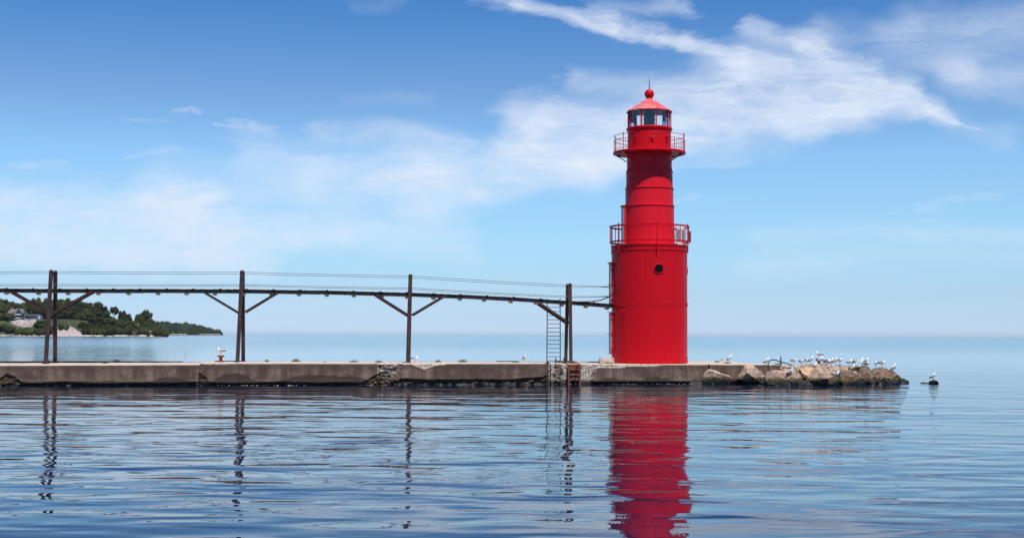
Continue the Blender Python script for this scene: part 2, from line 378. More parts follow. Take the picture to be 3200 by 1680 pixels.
def tri(x, a, b): return max(0.0, 1 - abs((x - (a + b) / 2) / ((b - a) / 2)))
def wear(px, z, s):
    """(spall, wet, moss, inward depth) on the front face"""
    e = 0.10 * fbm(s * 1.3, z * 2, 3) + 0.05 * fbm(s * 5, z * 5, 9)
    spall = wet = moss = 0.0; d = 0.0
    # broken corner at the joint between the second and third block
    if 1180 < px < 1260:
        w = sstep(1250, 1205, px + 220 * e) * (1 - 0.2 * sstep(.2, 1, z))
        spall = max(spall, w * (0.75 if z > 0.5 else 0.35)); d = max(d, w * 0.30 * (0.6 + 0.6 * abs(fbm(s * 3, z * 3, 1))))
    # spall on the upper edge
    if 1265 < px < 1400:
        lim = 1.04 - 0.23 * tri(px, 1290, 1370) - 0.05 * tri(px, 1265, 1405)
        w = sstep(lim - .03, lim + .02, z + 0.4 * e); spall = max(spall, w); d = max(d, w * 0.12)
    if 1188 < px < 1240: spall = max(spall, sstep(0.88, 0.96, z + .3 * e))
    # chipped ground round the rusty ladder
    for (a, b_, q) in ((1716, 1736, 1.0), (1756, 1778, 0.9), (1812, 1850, 1.0)):
        mid = (a + b_) / 2; hw = (b_ - a) / 2 * (1.25 - 0.3 * sstep(0.2, 1, z) + (0.5 if a > 1800 else 0) * sstep(.5, 1, z))
        w = sstep(hw * 1.25, hw * 0.75, abs(px + 90 * e - mid)); spall = max(spall, w * q); d = max(d, 0.13 * w)
    if 1840 < px < 2080:
        lim = 0.84 + 0.10 * sstep(1850, 2075, px) - 0.12 * sstep(1885, 1850, px)
        w = sstep(lim - 0.02, lim + 0.02, z + 0.45 * e) * sstep(2085, 2040, px + 100 * e); spall = max(spall, w); d = max(d, .07 * w)
    if 640 < px < 720: spall = max(spall, 0.5 * sstep(0.93, 0.99, z + .3 * e))
    # crumbled foot beside the joints
    for (j, r_, side) in ((28, 60, 0), (627, 42, 1), (1188, 60, 0), (1718, 50, -1), (2440, 40, 0)):
        dx = (px - j) * (1 if side >= 0 else -1)
        if side == 0: dx = abs(px - j)
        if -3 < dx < r_ * 1.6:
            lim = 0.55 * (1 - dx / (r_ * 1.05))
            w = sstep(lim + 0.06, lim - 0.04, z + 0.9 * e); moss = max(moss, w * .85); d = max(d, 0.10 * w * (0.6 + abs(fbm(s * 4, z * 4, 5))))
    # wet and weed-grown foot
    wl = 0.20 + 0.10 * nz(s * 0.23, 7) + 0.06 * nz(s * 0.9, 3)
    for (a, b_, h) in ((665, 805, 0.34), (870, 1170, 0.27), (1290, 1480, 0.06), (1875, 1935, .10), (2010, 2110, 0.14), (480, 600, 0.16)):
        if a < px < b_: wl += h * min(1, 1.9 * tri(px, a, b_))
    wet = sstep(wl + 0.03, wl - 0.015, z + 0.5 * e)
    ml = 0.155 + 0.06 * nz(s * 0.5, 17) + (0.07 if 1250 < px < 1716 else 0.0) + (0.12 * sstep(1560, 1716, px) if px < 1720 else 0)
    if 1195 < px < 1720: ml += 0.05 + 0.03 * nz(s * 1.7, 4)
    w = sstep(ml + 0.04, ml - 0.02, z + 0.6 * e); moss = max(moss, w)
    d = max(d, 0.16 * sstep(ml, ml - 0.12, z) * (0.7 + 0.6 * fbm(s * 3, z * 6, 2)))
    return spall, wet * 0.92, moss, d

pier = empty('pier', wall(30, 3, 0), 'long weathered concrete breakwater pier carrying the red lighthouse', 'pier')
PIER_OBJS = []
def section(px0, px1, z0, z1, back0, back1, gap=0.03, jag=False):
    sa = s_px(px0) + gap; sb = s_px(px1)
    ns = max(8, int((sb - sa) / 0.07)); zs = [-0.6, -0.3, -0.1] + [i * 0.035 for i in range(0, 31)]
    zs = [z for z in zs if z < 0.93] 
    vs = []; cs = []
    rows = None
    fr = [0, .03, .12, .3, .6, 1.0, 1.6, 2.2, 3, 3.6, 4.2, 4.8]
    for i in range(ns + 1):
        s = sa + (sb - sa) * i / ns; t = i / ns
        p = wall(s, 0, 1); px = 1600 + F * p.x / p.y
        zt = z0 + (z1 - z0) * t; bk = back0 + (back1 - back0) * t
        endr = 0.035 * max(0, 1 - min(i, ns - i) / 2.0)
        for z in zs:
            q = z / 0.93 * (zt - 0.035) if z > 0 else z
            sp, we, mo, d = wear(px, q, s)
            d += 0.012 * fbm(s * 1.1, q * 1.4, 4) + endr
            vs.append(wall(s, d, q)); cs.append((sp, we, mo, 1))
        sp, we, mo, d = wear(px, zt - 0.01, s)
        for k, f in enumerate(fr + [None, None]):
            if f is None:
                yy = bk; zz = zt if k == len(fr) else -0.6
            else: yy = f / 4.8 * (bk - 0.1) if f > 1.0 else f; zz = zt
            if k == 0: yy = d + 0.02 + endr; zz = zt - 0.012
            if k == 1: yy = max(yy, d + 0.05 + endr)
            if k == 2: yy = max(yy, d + 0.11)
            if 1 <= k <= len(fr): zz += 0.012 * fbm(s * 0.7, yy * 0.7, 8) - (0.03 * sp if k <= 3 else 0)
            vs.append(wall(s, yy, zz)); cs.append((sp * (0.9 if k < 3 else 0), 0, 0, 1))
    nr = len(zs) + len(fr) + 2
    fs = [(i * nr + j, (i + 1) * nr + j, (i + 1) * nr + j + 1, i * nr + j + 1) for i in range(ns) for j in range(nr - 1)]
    fs.append(tuple(range(nr))); fs.append(tuple(ns * nr + j for j in range(nr))[::-1])
    me = bpy.data.meshes.new('concrete_section'); me.from_pydata([tuple(v - pier.location) for v in vs], [], fs)
    ca = me.color_attributes.new('wear', 'FLOAT_COLOR', 'POINT'); ca.data.foreach_set('color', [c for q in cs for c in q]); me.update()
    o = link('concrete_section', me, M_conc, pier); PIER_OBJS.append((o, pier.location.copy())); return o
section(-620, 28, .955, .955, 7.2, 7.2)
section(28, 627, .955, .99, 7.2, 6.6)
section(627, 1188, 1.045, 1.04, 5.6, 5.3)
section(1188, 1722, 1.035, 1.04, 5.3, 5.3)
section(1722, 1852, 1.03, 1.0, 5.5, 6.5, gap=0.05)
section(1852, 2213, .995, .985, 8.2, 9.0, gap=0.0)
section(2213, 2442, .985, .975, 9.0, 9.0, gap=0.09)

ZT = 1.0
def on_pier(px, py, z=None):
    z = ZT if z is None else z
    return ground(px, py, z)

# low dark steel edging along the far side of the deck
def edging():
    for (a, b, off, z, lab) in ((-300, 560, 6.1, 1.0, 'long thin dark steel strip along the far deck edge at the left end'), (670, 760, 4.6, 1.06, 'short dark steel strip behind the second pair of catwalk legs'),
                           (1600, 1672, 4.2, 1.06, 'short dark steel strip lying behind the gull near the access ladder'), (1815, 1872, 5.2, 1.04, 'thin dark steel strip beside the broken concrete block')):
        m = MB(); m.beam(wall(s_px(a), off, z), wall(s_px(b), off, z), 0.10, 0.07)
        tag(m.build('steel_strip', M_dark), lab, 'steel strip', 'steel strips on the pier deck')
edging()

# foamy sparkle shaped as solid white specks where the water laps the wall
def foam_glints():
    rnd = random.Random(2); m = MB()
    for (a, b, n_) in ((0, 12, 4), (680, 930, 40), (1110, 1210, 16), (1400, 1800, 50), (1880, 2150, 46), (2320, 2345, 5), (2480, 2560, 14), (2650, 2720, 8)):
        for i in range(n_):
            px = rnd.uniform(a, b); s_ = s_px(px); c = wall(s_, -.06 - rnd.uniform(0, .10) if px < 2200 else -2.0 - rnd.uniform(0, .4), .004); r = rnd.uniform(.004, .017)
            m.lathe([(r, 0), (r * .7, r * .35), (.002, r * .5)], 6, c=c)
    tag(m.build('foam_glints', simple('glint_white', (.85, .87, .88), None, rough=.7)), 'solid white specks for foamy glints along the foot of the pier wall', 'foam_glints', kind='stuff')
foam_glints()

# ------------------------------------------------------------------ lighthouse
TX, TY = at(2029.5, 1000, 75.8).x, 75.8
T = Vector((TX, TY, 0.985))
def zt_(y, dep=75.8): return at(2029.5, y, dep).z - T.z            # height above the pier for a photo row
lh = empty('lighthouse', T, 'tall bright red riveted steel lighthouse with glazed lantern and two galleries', 'lighthouse')
def pol(az, r, z):                   # az degrees, 0 = towards the camera, + = right
    return Vector((r * math.sin(R(az)), -r * math.cos(R(az)), z))
Zdeck = zt_(768.5); Zga = zt_(479)
RB, RA, RBB, RCC, RD = 2.01, 1.318, 1.275, 1.235, 1.197
def tower():
    m = MB()                                            # lower drum
    ztop = Zdeck - 0.06; zs = zt_(784.5)
    m.lathe([(RB, 0), (RB, 1.0), (RB, 2.0), (RB, 3.08), (RB, 4.3), (RB, zs)], 52, smooth=False)
    m.lathe([(RB + .02, zs - .02), (RB + .028, zs - .012), (RB + .028, zs + .012), (RB + .012, zs + .02), (RB + .012, ztop)], 96)
    for z, k in ((0.10, 0), (0.26, 1), (3.03, 0), (3.12, 1), (zs + .11, 0), (zs + .20, 1)):
        for i in range(36):
            a = 360 / 36 * (i + 0.5 * k) + 3; m.dome(pol(a, RB + .008, z + 0.03), pol(a, 1, 0), 0.044)
    for i in range(48): a = i * 7.5; m.dome(pol(a, RB + .02, zs - .06), pol(a, 1, 0), 0.036)
    m.build('lower_drum', M_red, lh)
    m = MB(); m.lathe([(0.9, Zdeck - .07), (RB + .03, Zdeck - .07), (RB + .05, Zdeck - .05), (RB + .05, Zdeck - .005), (RB + .03, Zdeck), (0.9, Zdeck)], 96)
    m.build('lower_deck', M_red, lh)
    # upper shaft in lapped rings
    zA, zB, zC = zt_(645.3), zt_(590.5), zt_(537.7)
    zl = zt_(699, 74.5)
    m = MB()
    m.lathe([(RA + .02, Zdeck), (RA + .02, zl), (RA, zl + .01), (RA, zA - .03), (RA + .035, zA - .02), (RA + .035, zA + .01), (RBB + .01, zA + .02),
             (RBB, zA + .13), (RBB, zB - .03), (RBB + .035, zB - .02), (RBB + .035, zB + .01), (RCC + .008, zB + .02), (RCC, zC - .03), (RCC + .035, zC - .02), (RCC + .035, zC + .01), (RD, zC + .02), (RD, Zga)], 96)
    for zz, r in ((zA, RBB), (zB, RCC), (zC, RD)):
        for k in range(2):
            for i in range(90):
                a = i * 4 + 2 * k; m.dome(pol(a, r + .006, zz + .06 + .055 * k), pol(a, 1, 0), 0.017)
    for az, z0, z1, r in ((-42, zA + .2, zB - .08, RBB), (-39, zA + .2, zB - .08, RBB), (55, zB + .2, zC - .08, RCC), (58, zB + .2, zC - .08, RCC), (18, zl + .15, zA - .1, RA), (15, zl + .15, zA - .1, RA), (-20, zC + .2, Zga - .1, RD)):
        n = int((z1 - z0) / .07)
        for i in range(n): m.dome(pol(az, r + .003, z0 + i * .07), pol(az, 1, 0), 0.014)
    for i in range(60): m.dome(pol(i * 6, RA + .02, zl - .05), pol(i * 6, 1, 0), 0.017)
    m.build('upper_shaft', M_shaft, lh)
    # door housing on the left side of the shaft
    m = MB(); dw = 0.5
    zD = zA
    m.box((-RA + .04, 0, (Zdeck + zD) / 2), (0.16, 2 * dw, zD - Zdeck)); m.box((-RA - .05, 0, zD + .012), (0.32, 2 * dw + .08, .03))
    for y in (-dw - .004,):
        for i in range(24): m.dome((-RA + .0, y, Zdeck + .1 + i * .08), (0, -1, 0), 0.017)
    hd = m.build('door_housing', M_red, lh)
    m = MB(); m.box((-RA - .095, 0, (Zdeck + zA) / 2), (0.11, 0.96, zA - Zdeck - .03)); d = m.build('door', M_mauve, lh)
    m = MB(); m.tube([(-RA - .17, .3, Zdeck + .95), (-RA - .23, .3, Zdeck + .95), (-RA - .23, .18, Zdeck + .95)], .012, 6); m.build('handle', M_dark, d)
    # doors of the lower drum (catwalk level and pier level)
    for (yt, yb) in ((823, 948), (977, 1103)):
        z1, z0 = zt_(yt), zt_(yb); hw = 0.47
        m = MB(); m.box((-RB + .07, -hw, (z0 + z1) / 2), (.16, .09, z1 - z0)); m.box((-RB + .07, hw, (z0 + z1) / 2), (.16, .09, z1 - z0))
        m.box((-RB - .03, 0, z1 + .02), (.34, 2 * hw + .2, .035)); m.box((-RB - .0, 0, z0 - .02), (.28, 2 * hw + .1, .05))
        f = m.build('door_frame', M_red, lh)
        m = MB(); m.box((-RB - .065, 0, (z0 + z1) / 2), (.11, 2 * hw + .02, z1 - z0 - .04)); d = m.build('door', M_mauve, lh)
        for q in (.12, .5, .88):
            m = MB(); zz = z0 + q * (z1 - z0)
            m.box((-RB + .03, -hw - .062, zz), (.16, .03, .12)); m.tube([(-RB + .10, -hw - .075, zz - .09), (-RB + .10, -hw - .075, zz + .09)], .028, 8)
            m.build('hinge', M_red, f)
        m = MB(); m.tube([(-RB - .12, .25, z0 + 1.0), (-RB - .19, .25, z0 + 1.0), (-RB - .19, .12, z0 + .96)], .013, 6); m.build('handle', M_dark, d)
    # portholes
    for az in (8.4, 98.4):
        zc = zt_(838.8, 73.8); m = MB(); n = pol(az, 1, 0); side = Vector((-n.y, n.x, 0)); up = Vector((0, 0, 1)); c = pol(az, RB, zc)
        vs = []; K = 32
        for (r, o) in ((.262, -.05), (.262, .035), (.235, .05), (.222, .02), (.222, -.05)):
            for k in range(K):
                t = 2 * PI * k / K; vs.append(c + side * r * math.cos(t) + up * r * math.sin(t) + n * o)
        m.add(vs, [(i * K + k, i * K + (k + 1) % K, (i + 1) * K + (k + 1) % K, (i + 1) * K + k) for i in range(4) for k in range(K)], 0, True)
        f = m.build('porthole', M_red, lh)
        m = MB(); m.add([c + side * .226 * math.cos(2 * PI * k / K) + up * .226 * math.sin(2 * PI * k / K) + n * .012 for k in range(K)], [tuple(range(K))])
        m.build('pane', M_blk, f)
    # conduit bracket and small spout beside the doors
    m = MB(); a = at(1934, 904, 74.9) - T
    m.tube([a, a + Vector((.12, .35, .02))], .035, 8); m.tube([a + Vector((-.10, 0, .05)), a + Vector((.06, .02, .08))], .03, 8); m.build('conduit_bracket', M_red, lh)
    m = MB(); a = at(1942, 973, 74.1) - T; b_ = at(1950, 968.5, 74.2) - T
    m.tube([a, b_, b_ + Vector((.10, .6, .0))], .03, 8); m.build('drain_spout', M_red, lh)
tower()

def gallery(Rr, z0, zlist, tr, nb, nposts, az0, finial, pname, thick=.02, flat=False, post_low=0.0):
    g = MB()
    for z in zlist:
        if flat: g.lathe([(Rr - .012, z - .045), (Rr + .012, z - .045), (Rr + .012, z + .045), (Rr - .012, z + .045), (Rr - .012, z - .045)], 96, smooth=False)
        else: g.ring(Rr, z, tr)
    o = g.build('railing', M_red, lh)
    b = MB(); lo, hi = zlist[-1], (zlist[0] if flat else zlist[1])
    for i in range(nb):
        a = az0 + 360 / nb * i
        if i % (nb // nposts) == 0: continue
        b.tube([pol(a, Rr - .02 * flat, lo), pol(a, Rr - .02 * flat, hi)], thick * .5, 5)
    b.build('baluster', M_red, o)['kind'] = 'stuff'
    for i in range(nposts):
        a = az0 + 360 / nposts * i; p = MB()
        if flat: p.beam(pol(a, Rr + .02, z0 - post_low), pol(a, Rr + .02, zlist[0] + .12), .05, .05, up=pol(a, 1, 0))
        else: p.tube([pol(a, Rr, z0), pol(a, Rr, zlist[0] + .05)], .022, 6)
        if finial: p.lathe([(.004, -.03), (.032, -.018), (.036, 0), (.026, .022), (.004, .032)], 8, c=pol(a, Rr, zlist[0] + .07))
        p.build('post', M_red, o)
    return o
gallery(2.115, Zdeck, [zt_(709.5), zt_(757.5)], .02, 36, 6, 5.5, False, '', thick=.03, flat=True, post_low=.42)
Zgt = zt_(475.5)
def upper():
    m = MB()                                            # upper gallery deck: plate with deep rim and raked underside
    m.lathe([(RD - .02, Zga - .10), (1.86, Zga - .045), (1.90, Zga - .065), (1.935, Zga - .055), (1.945, Zga - .01), (1.935, Zga + .045), (1.91, Zgt), (1.0, Zgt)], 96)
    m.build('upper_deck', M_red, lh)
    for i in range(6):
        a = 8.3 + 60 * i; b = MB(); b.beam(pol(a, RD - .02, Zga - .48), pol(a, 1.74, Zga - .10), .05, .05, up=pol(a + 90, 1, 0)); b.box(pol(a, 1.72, Zga - .10), (.14, .14, .08), Matrix.Rotation(R(a), 3, 'Z'))
        b.build('bracket', M_red, lh)
    gallery(1.895, Zgt, [zt_(427.4), zt_(440.5), zt_(470)], .015, 72, 6, 8.3, True, '', thick=.017)
    zr = zt_(405.5); m = MB(); RW = 1.158
    m.lathe([(RW, Zgt), (RW, zr)], 96)
    m.lathe([(RW, zr - .10), (RW + .05, zr - .07), (RW + .078, zr - .01), (RW + .078, zr + .04), (RW + .05, zr + .075), (RW - .05, zr + .085), (RW - .15, zr + .085)], 96)
    for k in range(2):
        for i in range(15): m.dome(pol(55 + k * 3, RW + .003, Zgt + .1 + i * .065), pol(55 + k * 3, 1, 0), .014)
    for i in range(60): m.dome(pol(i * 6, RW + .003, Zgt + .72), pol(i * 6, 1, 0), .012)
    m.build('watch_room', M_red, lh)
    for az in (-43.5, 3, 46, 120, -120):
        v = MB(); rot = Matrix.Rotation(R(az), 3, 'Z'); v.box(pol(az, RW + .05, Zgt + .62), (.13, .12, .12), rot); v.box(pol(az, RW + .065, Zgt + .69), (.16, .16, .02), rot)
        vo = v.build('vent', M_red, lh)
        if az == 3: q = MB(); q.box(pol(az, RW + .113, Zgt + .645), (.12, .006, .05), rot); q.build('cover_plate', M_pale, vo)
    # lantern: nine panes between mullions
    zb, ze = zr + .085, zt_(351); RL = 1.125; K = 9; azs = [-26.5 + 40 * i for i in range(K)]
    for i in range(K):
        p = MB(); a, b = azs[i], azs[(i + 1) % K]
        p.add([pol(a, RL - .015, zb), pol(b, RL - .015, zb), pol(b, RL - .015, ze), pol(a, RL - .015, ze)], [(0, 1, 2, 3)])
        p.build('lantern_pane', M_glass, lh)
        q = MB(); q.beam(pol(a, RL, zb), pol(a, RL, ze), .055, .05, up=pol(a, 1, 0)); q.tube([pol(a - 1.8, RL + .055, zb), pol(a - 1.8, RL + .055, ze)], .014, 6); mu = q.build('mullion', M_red, lh)
    e = MB(); e.lathe([(RL - .12, zb), (RL - .12, zb + .02), (RL - .02, zb + .025)], 9, smooth=False); e.build('lantern_sill', M_pale, lh)
    rf = MB(); RE = 1.26; za = zt_(308.5)
    a0 = R(-90 - 26.5 - 20)
    rf.lathe([(RL - .1, ze - .005), (RE - .02, ze - .02), (RE, ze - .005), (RE, ze + .045), (RE - .03, ze + .062), (.70, ze + .062 + (za - ze - .06) * .47), (.165, za)], 9, smooth=False, a0=a0)
    rf.lathe([(0.01, ze + .01), (RL - .1, ze - .005)], 9, smooth=False, a0=a0)
    rf.build('roof', M_roof, lh)
    bl = MB(); zc = zt_(294); rb = .257; bl.lathe([(.21, za - .05), (.17, za), (.165, za + .10), (.19, zc - .20)], 32)
    bl.lathe([(rb * math.sin(PI * (1 - i / 16) * .93 ) if i < 16 else .004, zc - rb * math.cos(PI * (1 - (1 - i / 16)) * 1.0 * .93 + PI * .07)) for i in range(17)], 32)
    bl.build('ventilator_ball', M_red, lh)
    rd = MB(); rd.tube([(0, 0, zc + rb * .9), (0, 0, zt_(262)), (0, 0, zt_(241))], [.026, .018, .006], 6); rd.build('lightning_rod', M_dark, lh)
    ln = MB(); ln.lathe([(.02, zb), (.30, zb), (.30, zb + .1), (.27, zb + .12)], 24)
    for i in range(9):
        z = zb + .12 + i * (ze - zb - .2) / 9; h = (ze - zb - .2) / 9
        ln.lathe([(.27, z), (.31, z + h * .35), (.31, z + h * .75), (.27, z + h)], 24)
    ln.lathe([(.27, ze - .08), (.29, ze), (.02, ze)], 24)
    lo = ln.build('lens', M_lens, lh)
    for zz in (zb + .14, zb + .47):
        q = MB(); q.ring(.325, zz, .012, 32); q.build('lens_ring', M_wire, lo)
upper()

# equipment on the lower gallery (right)
def equipment():
    c = at(2128, 765, 75.6); c.z = T.z + Zdeck
    e = empty('equipment_rack', c, 'pale cabinet with dark grey panels on the right side of the lower gallery', 'equipment')
    m = MB(); m.box((0, .12, .52), (.42, .30, .92)); m.build('cabinet', M_pale, e, bevel=.01)
    m = MB(); m.box((-.10, -.06, .60), (.15, .05, .55)); m.box((.13, -.06, .55), (.13, .05, .62)); m.build('panel', M_grey, e)
    m = MB(); m.tube([(-.30, .0, .02), (-.36, .02, .3), (-.30, .05, .55), (-.2, .1, .7)], .012, 6); m.build('cable', M_dark, e)
    m = MB(); m.box((0, -.02, .03), (.52, .4, .04)); m.build('foot_frame', M_dark, e)
    c = at(2154, 740, 75.6)
    e = empty('signboard', c, 'small dark red board hung outside the lower gallery railing on the right', 'board')
    m = MB(); m.box((0, 0, 0), (.15, .30, .58)); m.build('board', simple('dull_red_board', (.20, .02, .025), (.12, .02, .02), 6, .5), e, bevel=.008)
    m = MB(); m.beam((-.20, .0, .18), (-.07, 0, .18), .03, .03); m.build('mounting_arm', M_red, e); m = MB(); m.beam((-.20, 0, -.18), (-.07, 0, -.18), .03, .03); m.build('mounting_arm', M_red, e)
equipment()

# broken concrete block at the door
def rock_mesh(name, pts3, mat_, cuts=3, amp=.03, seed=0, fr=2.2, planes=0):
    bm = bmesh.new()
    for p in pts3: bm.verts.new(p)
    r = bmesh.ops.convex_hull(bm, input=bm.verts)
    bmesh.ops.delete(bm, geom=list({g for g in list(r['geom_interior']) + list(r['geom_unused']) if isinstance(g, bmesh.types.BMVert)}), context='VERTS')
    rq = random.Random(seed * 17 + 5)
    for c_ in range(planes):
        dr = Vector((rq.uniform(-.75, .75), rq.uniform(-1.1, -.55), rq.uniform(-.45, .75))).normalized()
        ds = [v.co.dot(dr) for v in bm.verts]; lo, hi = min(ds), max(ds); cut = lo + (hi - lo) * rq.uniform(.78, .92)
        res = bmesh.ops.bisect_plane(bm, geom=bm.verts[:] + bm.edges[:] + bm.faces[:], plane_co=dr * cut, plane_no=dr, clear_outer=True)
        bmesh.ops.holes_fill(bm, edges=[g for g in res['geom_cut'] if isinstance(g, bmesh.types.BMEdge)], sides=0)
    bmesh.ops.triangulate(bm, faces=bm.faces)
    for e in range(cuts):
        L = max(x.calc_length() for x in bm.edges)
        es = [x for x in bm.edges if x.calc_length() > L * .35]
        bmesh.ops.subdivide_edges(bm, edges=es, cuts=1, use_grid_fill=True)
        bmesh.ops.triangulate(bm, faces=bm.faces)
    bm.normal_update()
    for v in bm.verts:
        q = v.co * fr + Vector((seed * 7.3, seed * 3.1, 0))
        rid = noise.ridged_multi_fractal(q, .9, 2.1, 5, 1.0, 2.0) - 1.0
        v.co += v.normal * (amp * noise.fractal(q, .7, 2.2, 5) * 1.6 - amp * .5 * rid)
    bmesh.ops.recalc_face_normals(bm, faces=bm.faces)
    me = bpy.data.meshes.new(name); bm.to_mesh(me); bm.free(); return link(name, me, mat_)
cb = ground(1896, 1136, 1.0)
o = rock_mesh('concrete_block', [(x, y, z) for x in (-.37, .37) for y in (-.3, .35) for z in (0, .30)] + [(.2, -.34, .12), (-.2, -.33, .2)], M_block, 4, .022, 3, 4)
o.location = (cb.x, cb.y + .3, 1.0)
tag(o, 'rough pale broken concrete block lying against the foot of the red lighthouse', 'concrete block')

# ------------------------------------------------------------------ catwalk
CA = Vector((at(155, 1000, 71.2).x, 71.2)); CB = Vector((TX - 2.05, 75.6))
def cw(px):                         # centre line of the catwalk below/above a photo column
    k = (px - 1600) / F; d = CB - CA
    t = (k * CA.y - CA.x) / (d.x - k * d.y); p = CA + d * t; return p
cdir = Vector(((CB - CA).x, (CB - CA).y, 0)).normalized(); cn = Vector((-cdir.y, cdir.x, 0)); leg_n = Vector((-.10, .995, 0)).normalized()
catw = empty('catwalk', (CA.x, CA.y, 1.0), 'dark elevated catwalk on splayed steel legs running along the pier to the lighthouse', 'catwalk')
CO = catw.location.copy()
def c3(px, py, off=0.0):
    p = cw(px); q = at(px, py, p.y); v = Vector((p.x, p.y, q.z)) + cn * off; return v - CO
# deck profile (photo rows of the underside/top centre)
prof = [(-420, 906), (0, 907), (160, 908.5), (450, 908.5), (745, 909.5), (1000, 913), (1280, 920), (1450, 926.5), (1600, 934), (1780, 945.5), (1914, 955.5)]
def prow(px):
    for (a, b) in zip(prof, prof[1:]):
        if a[0] <= px <= b[0]: return a[1] + (b[1] - a[1]) * (px - a[0]) / (b[0] - a[0])
    return prof[-1][1] if px > 0 else prof[0][1]
for off in (-.34, .34):
    for (a, b) in zip(prof, prof[1:]):
        m = MB(); m.beam(c3(a[0], a[1], off), c3(b[0], b[1] + .8, off), .07, .185); m.build('stringer', M_beam, catw)
m = MB()
px = -420
while px < 1910:
    p = c3(px, prow(px) - 4.2); j = random.uniform(-.008, .008)
    rot = Matrix.Rotation(math.atan2(cdir.y, cdir.x), 3, 'Z')
    m.box(p + Vector((0, 0, j)), (.155, .84 + random.uniform(-.03, .03), .035), rot); px += 10.4
for px in np.arange(-400, 1900, 38.0):
    m.beam(c3(px, prow(px) + 2.6, -.31), c3(px, prow(px) + 2.6, .31), .05, .07)
for px in np.arange(-390, 1900, 83.0):
    m.box(c3(px, prow(px) - 5.9, -.40), (.12, .06, .05))
m.build('deck_planking', M_beam, catw)
for q in [-60, 17, 98, 172, 248, 324, 398, 470, 541, 613, 683, 752, 822, 890, 960, 1024, 1090, 1156, 1217, 1284, 1348, 1412, 1473, 1526]:
    px = q * 1.2422; p = c3(px, prow(px) + 9.0, -.1); m = MB(); rot = Matrix.Rotation(.15, 3, 'Z')
    m.box(p, (.22, .20, .10), rot); m.box(p + Vector((.02, 0, -.062)), (.15, .15, .03), rot); m.box(p + Vector((-.02, 0, .06)), (.07, .07, .06), rot)
    m.build('underside_lamp', M_fix, catw, bevel=.012)
# legs: (near foot px,py), (near top), (far foot), (far top)
def leg(f, t, w=.18, d=.12):
    m = MB(); f = Vector(f); t = Vector(t); dr = (t - f).normalized()
    m.beam(f, t, w, d, up=Vector((0, 1, 0)))
    m.lathe([(w * .56, -.01), (w * .55, .04), (w * .40, .085), (w * .15, .105), (.002, .11)], 12, c=t + Vector((0, 0, -.01)))
    n = int((t - f).length / .13)
    for i in range(2, n - 1):
        p = f + dr * i * .13; m.dome(p + Vector((.035 * (-1) ** i, -d / 2 - .002, 0)), (0, -1, 0), .011)
    m.box(f + Vector((0, 0, .012)), (w * 1.7, w * 1.6, .024))
    return m.build('leg', M_post, catw)
legs = [((143, 172), (160, 173), 848, 850), ((742, 760), (756, 759), 849.5, 851), ((1277, 1274), (1283, 1282), 861.5, 862), ((1784, 1768), (1781.5, 1773.5), 890, 891.5), ((-460, -425), (-448, -434), 850, 851)]
for (fx, tx, yn, yf) in legs:
    ctr = cw((tx[0] + tx[1]) / 2)
    for k in (0, 1):
        sg = -1 if k == 0 else 1
        Yf = ctr.y + sg * .92; Yt = ctr.y + sg * .47
        foot = ground(fx[k], 1100, 0); kx = ray(fx[k], 1132); foot = Vector((kx.x / kx.y * Yf, Yf, .97 if fx[0] < 600 else 1.02))
        top = at(tx[k], yn if k == 0 else yf, Yt)
        if k == 1: foot = Vector((foot.x, foot.y, foot.z))
        leg(foot - CO, top - CO)
# knee braces
def brace(p1, y1, p2, y2, off, w=.10):
    m = MB(); a = c3(p1, y1, off); b = c3(p2, y2, off); m.beam(a, b, .12, w, up=cn); m.build('brace', M_post, catw)
for off in (-.43, .43):
    for (a, b, c, d) in ((36, 911, 152, 976), (172, 976, 290, 912), (640, 913, 748, 978), (768, 974, 868, 914), (1174, 921, 1276, 986), (1290, 983, 1392, 923), (1682, 946, 1776, 1010)):
        brace(a, b + 1, c, d, off)
# hand cables strung post to post
tops = [-440, 166, 757.5, 1282.5, 1777.5, 1912]
rows = [[849, 849.0, 851, 862.5, 891.5, 895.5], [852, 852.5, 854.5, 866, 895, 896.5]], [[888, 888.5, 889.5, 900, 926.5, 926], [891, 891.5, 892, 902.5, 928.5, 927]]
for lev in rows:
    for k, rr in enumerate(lev):
        off = (-.46, .46)[k]; pts = []
        for i in range(len(tops) - 1):
            for j in range(8):
                t = j / 8; px = tops[i] + (tops[i + 1] - tops[i]) * t
                pts.append(c3(px, rr[i] + (rr[i + 1] - rr[i]) * t + 4.5 * t * (1 - t) * (1 if tops[i + 1] - tops[i] > 200 else .3), off * (1 - .75 * max(0, (px - 1800) / 112))))
        pts.append(c3(tops[-1], rr[-1], off * .25))
        m = MB(); m.tube(pts, .0125, 5); m.build('hand_cable', M_wire, catw)
    m = MB(); m.tube([c3(1880, lev[0][-1] - .3, -.15), c3(1912, lev[0][-1] + .5, -.15)], .028, 6); m.build('turnbuckle', M_dark, catw)
m = MB(); e = at(1932, 905, 74.85) - CO
m.tube([c3(1800, 943, -.42), c3(1840, 942.5, -.42), c3(1872, 938, -.45), c3(1898, 928, -.5), (c3(1914, 918, -.55) + e) / 2 + Vector((-.05, 0, 0)), e], .030, 8); m.build('power_cable', M_dark, catw)

